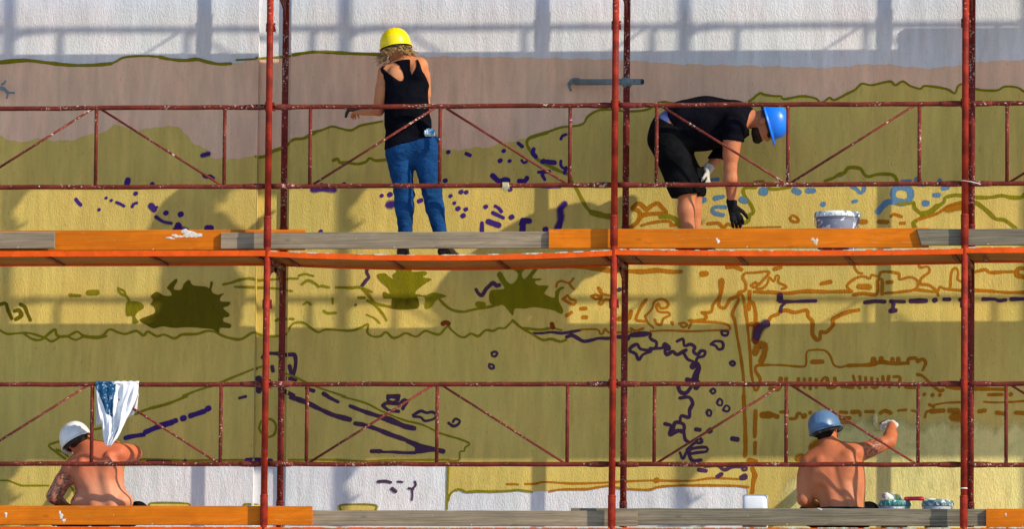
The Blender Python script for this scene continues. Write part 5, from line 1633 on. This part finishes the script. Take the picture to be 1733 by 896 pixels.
# little roller on the wall
rl = thing('paint_roller', J(1486, 716, 1.0), 'small cream roller pressed on the wall by the white gloved hand', 'paint roller')
YR_ = W - .0080 - .017
m = MB(); m.tube([J(1481.5, 701, YR_), J(1481.5, 704, YR_), J(1482, 723, YR_), J(1482, 726.5, YR_)], [.012, .0165, .0165, .012], 14); m.build('fleece_sleeve', plain('cream_fleece', (.74, .62, .30), .95, .3, 70, 1.0, bsc=140), rl)
m = MB(); m.tube([J(1482, 727, YR_), J(1482, 730, YR_), J(1489, 730, YR_ - .02), J(1490, 718, YR_ - .06)], .0032, 6); m.build('wire_frame', M_STEEL, rl)
m = MB(); m.tube([J(1489.5, 718, YR_ - .055), J(1494, 716, YR_ - .09), J(1502, 713, YR_ - .15)], [.009, .012, .012], 10); m.build('handle', plain('red_brown_handle', (.25, .05, .03), .4), rl)

# ------------------------------------------------------------------ buckets, tools, cloth
def spotted(name, base, spots, lo=.52, hi=.56, sc=22, rough=.55):
    t = NT(name); c = base
    for i, sp in enumerate(spots):
        n = t.noise((1, 1, 1 + .25 * i), sc * (1 + .45 * i), 4, .6, .6)
        c = t.mix(t.ramp(n, lo + .03 * i, hi + .03 * i), c, sp)
    t.color(c); t.rough(rough); t.bump(t.noise((1, 1, 1), 40, 3, .6), .25, .004)
    return t.m


def bucket(px, py_rim, Y, r, zfloor, label, mb_body, mb_lid, lid=True, group=None):
    top = at(px, py_rim, Y); h = top[2] - zfloor
    t = thing('paint_bucket', (top[0], Y, zfloor), label, 'bucket', group)
    c = (top[0], Y, zfloor)
    m = MB(); m.lathe(c, [(0, .004), (r * .84, .003), (r * .86, .010), (r * .955, h * .80), (r * .96, h * .82), (r * .985, h * .825), (r * .985, h * .835), (r * .962, h * .84), (r * .97, h * .93), (r * .94, h * .95), (r * .93, h * .9), (0, h * .9)], 40); m.build('pail', mb_body, t)
    m = MB(); m.lathe(c, [(r * .965, h - .040), (r * 1.02, h - .040), (r * 1.035, h - .034), (r * 1.035, h - .014), (r * 1.02, h - .004), (r * .99, h), (r * .95, h - .002), (r * .93, h - .010), (0, h - .012)], 40); l_ = m.build('lid', mb_lid, t)
    n = 24
    m = MB()
    for k in range(n):
        a = 2 * math.pi * k / n; x, y = c[0] + r * 1.034 * math.cos(a), Y + r * 1.034 * math.sin(a)
        m.tube([(x, y, zfloor + h - .036), (x, y, zfloor + h - .016)], .0032, 5)
    tag(m.build('lid_rib', mb_lid, l_), None, None, kind='stuff')
    m = MB(); pts = []
    for k in range(15):
        a = math.pi * k / 14; pts.append((c[0] - r * 1.0 * math.cos(a), Y - r * .15 - r * .92 * math.sin(a) * .98, zfloor + h * .80 - h * .42 * math.sin(a)))
    m.tube(pts, .0026, 6); hd = m.build('wire_handle', M_STEEL, t)
    m = MB()
    for s_ in (-1, 1): m.lathe((c[0] + s_ * r * .985, Y - r * .15, zfloor + h * .80), [(0, .006), (.010, .004), (.012, 0)], 10, axis=(s_, 0, 0))
    m.build('handle_ear', mb_body, t)
    return t


zu = DECK_U + .004
bucket(1417.5, 360, .29, .160, zu - .006, 'large grey paint bucket with a white splashed lid on the upper deck', spotted('grey_pail', (.19, .22, .30), [(.68, .72, .78), (.10, .13, .20)], .58, .60, 16), spotted('white_lid', (.72, .76, .78), [(.07, .22, .28), (.60, .66, .70)], .54, .57, 20))
bucket(1514, 848.5, .26, .110, DECK_L - .002, 'small paint bucket with a teal lid on the lower deck, roller lying on it', spotted('blue_pail', (.30, .36, .44), [(.70, .72, .74)], .58, .6, 18), spotted('teal_lid', (.015, .19, .16), [(.10, .20, .32), (.50, .58, .60)], .53, .57, 18), group='small paint buckets on the lower deck')
bucket(1587, 848.5, .26, .108, DECK_L - .002, 'small paint bucket with a pale splashed lid beside the right post', spotted('pale_pail', (.42, .46, .50), [(.16, .30, .42)], .58, .6, 18), spotted('pale_lid', (.09, .22, .27), [(.62, .66, .56), (.03, .10, .17)], .50, .54, 20), group='small paint buckets on the lower deck')
# roller with a red handle lying over the two buckets
Yq = .20
rl = thing('paint_roller', at(1510, 843, Yq), 'paint roller with a shaggy white green sleeve and red handle across the two buckets', 'paint roller')
a, e = V3(at(1497, 840.5, Yq - .03)), V3(at(1523, 845.5, Yq + .08))
m = MB(); d = (e - a); N = 12
m.tube([a + d * t for t in (0, .03, .5, .97, 1)], [.022, .027, .028, .027, .022], 18); sl = m.build('fleece_sleeve', spotted('green_white_fleece', (.78, .80, .68), [(.30, .42, .10), (.70, .74, .62)], .50, .56, 24, .95), rl)
m = MB(); dd = d / np.linalg.norm(d); m.tube([a - dd * .008, a - dd * .001], [.017, .019], 14); m.build('end_cap', spotted('violet_cap', (.12, .10, .32), [(.60, .25, .45)], .5, .54, 60), rl)
hr = np.random.RandomState(9); m = MB()
p1 = np.cross(dd, [0, 0, 1]); p1 /= np.linalg.norm(p1); p2 = np.cross(dd, p1)
for k in range(260):
    t_ = hr.uniform(.02, .98); an = hr.rand() * 6.283; o_ = p1 * math.cos(an) + p2 * math.sin(an); q = a + d * t_ + o_ * .026
    q2 = q + o_ * hr.uniform(.004, .009) + hr.randn(3) * .002
    m.add([q + p1 * .002 + dd * .002, q - dd * .003, q + p2 * .003, q2], [(0, 1, 3), (1, 2, 3), (2, 0, 3)])
m.build('fleece_tuft', sl.data.materials[0], sl)
m = MB(); m.tube([e, e + dd * .02, V3(at(1529, 849, Yq + .05)), V3(at(1526, 849, Yq)), V3(at(1532, 846, Yq - .01))], .0035, 7); m.build('wire_frame', M_STEEL, rl)
m = MB(); m.tube([at(1530, 845.6, Yq - .01), at(1533, 845.2, Yq - .01), at(1548, 844.8, Yq), at(1561, 844.8, Yq), at(1564, 845, Yq)], [.010, .0155, .0140, .0155, .010], 12); m.build('handle', plain('red_grip', (.55, .025, .03), .35, .15), rl)
br = thing('paint_brush', at(1580, 847, Yq), 'flat white brush lying on the pale bucket lid', 'brush')
m = MB(); m.tube([at(1566, 844.5, Yq - .01), at(1574, 846, Yq), at(1584, 847, Yq)], [.006, .010, .008], 8); m.build('handle', plain('white_handle', (.72, .70, .62), .5, .2, 30), br)
q = at(1584, 847.0, Yq); m = MB(); m.box(q[0], q[0] + .03, Yq - .02, Yq + .02, q[2] - .007, q[2] + .006, .002); m.build('ferrule', M_STEEL, br)
m = MB(); m.box(q[0] + .03, q[0] + .085, Yq - .021, Yq + .021, q[2] - .009, q[2] + .006, .004); m.build('bristles', plain('pale_bristles', (.66, .66, .56), .9, .3, 60, .8), br)

# white container on the lower deck
c0, c1 = at(1256.5, 838, .22), at(1298.5, 838, .22)
t = thing('plastic_canister', ((c0[0] + c1[0]) / 2, .26, DECK_L), 'white round cornered plastic canister behind the dark grey toe board', 'canister')
M_CAN = plain('milky_plastic', (.80, .82, .86), .4, .06, 8); M_CAN.node_tree.nodes['Principled BSDF'].inputs['Subsurface Weight'].default_value = .2
zb, zt = DECK_L, c0[2]; xm = (c0[0] + c1[0]) / 2; hw = (c1[0] - c0[0]) / 2
m = MB(); vs = []; fs = []; NS = 32
for z, q in ((0, .90), (.012, .985), (.03, 1.0), (.10, 1.0), (.108, .985), (.116, 1.0), (zt - zb - .030, 1.0), (zt - zb - .012, .985), (zt - zb - .003, .93), (zt - zb, .84), (zt - zb, 0.01)):
    for k in range(NS):
        a = 2 * math.pi * k / NS; ca, sa = math.cos(a), math.sin(a)
        x = math.copysign(abs(ca) ** .35, ca) * hw * q; y = math.copysign(abs(sa) ** .35, sa) * .07 * q
        vs.append((xm + x, .26 + y, zb + z))
for i in range(10):
    for k in range(NS): fs.append((i * NS + k, i * NS + (k + 1) % NS, (i + 1) * NS + (k + 1) % NS, (i + 1) * NS + k))
m.add(vs, fs, True); m.build('shell', M_CAN, t, sharp=.7)
m = MB(); m.lathe((xm, .345, zt - .055), [(0, .0), (.017, 0), (.019, .004), (.019, .018), (.0, .02)], 16, axis=(0, 1, 0)); m.build('screw_cap', M_CAN, t)

# T-shirt hung over the guardrail above the man in the white helmet
sh = thing('hanging_shirt', at(198, 650, .046), 'white T-shirt with a dark blue print slung over the lower guardrail', 'shirt')
M_TS = NT('shirt_print')
uvn = M_TS.n('ShaderNodeAttribute'); uvn.attribute_name = 'cov'
pr_ = M_TS.ramp(M_TS.noise((1.2, 1, .8), 38, 4, .65, 1.6), .53, .62)
edge = M_TS.noise((1, 1, 1), 30, 3, .6)
zone = M_TS.ramp(M_TS.math('ADD', uvn.outputs['Fac'], M_TS.math('MULTIPLY', M_TS.math('SUBTRACT', edge, .5), .35)), .45, .55)
M_TS.color(M_TS.mix(zone, (.80, .81, .84), M_TS.mix(pr_, (.008, .062, .15), (.30, .45, .58)))); M_TS.rough(.95); M_TS.b.inputs['Specular IOR Level'].default_value = .1
M_TS.bump(M_TS.noise((1, 1, 1), 280, 2, .5), .2, .002)
# widened outline of the front fall, then the shorter fall behind the rail
LE = [(646, 162.0), (660, 163.5), (680, 165), (700, 169), (715, 173), (728, 174), (740, 175.5), (750, 178), (758, 183)]
RE = [(646, 235.5), (656, 235), (668, 233.5), (680, 230), (693, 224), (706, 217), (720, 211), (732, 206), (744, 199), (751, 193), (758, 188)]


def edge_at(E_, y): return float(np.interp(y, [e[0] for e in E_], [e[1] for e in E_]))


def sheet(name, rows, cols, fn, mat, cvf):
    m = MB(); vs = []; fs = []; cv = []
    for i in range(rows + 1):
        for j in range(cols + 1):
            v, u = i / rows, j / cols; vs.append(fn(u, v)); cv.append(cvf(u, v))
            if i and j: a = (i - 1) * (cols + 1) + j - 1; fs.append((a, a + 1, a + cols + 2, a + cols + 1))
    m.add(vs, fs, True); m.cov = cv; o = m.build(name, mat, sh)
    md = o.modifiers.new('thickness', 'SOLIDIFY'); md.thickness = .0025; md.offset = 0
    return o


def front(u, v):
    y = 647 + v * 109
    xl, xr = edge_at(LE, y), edge_at(RE, y)
    x = xl + (xr - xl) * u + 1.2 * math.sin(v * 9 + u * 4) * math.sin(math.pi * u)
    gather = .4 + .9 * v
    uu = u + .05 * math.sin(v * 4.2 + 1) + .03 * math.sin(v * 9 + u * 5) - .10 * v * v
    fold = math.sin(uu * 13 + 1.5 * v) * .45 + math.sin(uu * 24 - 3.5 * v + 1) * .38 + .26 * math.sin(uu * 43 + 6 * v) + .2 * math.sin(u * 8 - v * 15) + .12 * math.sin(u * 19 + v * 31)
    fold = math.copysign(abs(fold) ** .8, fold)
    amp = .027 * gather * (1.25 if u > .42 else .7) * min(1, (1.05 - v) * 4)
    p = at(x, y, .046)
    over = .030 * math.exp(-v * 26)
    return (p[0], .046 - .026 - .012 * v + fold * amp * min(1, .25 + v * 5) + over * .6, p[2])


def over_rail(u, v):
    a = math.pi * v
    p = at(edge_at(LE, 647) + (edge_at(RE, 647) - edge_at(LE, 647)) * u, 649.5, .046)
    return (p[0], .046 - .021 * math.cos(a) + .002 * math.sin(u * 29), 5.835 + .0215 * math.sin(a) + .002 * math.sin(u * 41))


def behind(u, v):
    y = 649 + v * (72 - 26 * u)
    xl, xr = 164 - 1.5 * v, 236 - 3.5 * v
    p = at(xl + (xr - xl) * u, y, .08)
    return (p[0], .068 + .008 * v + .014 * math.sin(u * 17 + v) * v + .006 * math.sin(u * 41), p[2])


def sleeve(u, v):
    y = 668 + v * (44 - 10 * u)
    p = at(208 + u * (27 - 4 * v) - 4 * v, y, .06)
    return (p[0], .056 + .012 * math.sin(u * 9 + v * 3) + .01 * v, p[2])


sheet('front_fall', 60, 72, front, M_TS.m, lambda u, v: max(0.0, min(1.0, .5 + min((.46 - u) * 9, (.52 - v + .18 * (u - .3)) * 7, (u - .62 * v + .06) * 9))))
sheet('fold_over_rail', 8, 72, over_rail, M_TS.m, lambda u, v: 1.0 if u < .44 else 0.0)
sheet('back_fall', 24, 40, behind, M_TS.m, lambda u, v: 0.0)
sheet('sleeve', 16, 16, sleeve, M_TS.m, lambda u, v: 0.0)
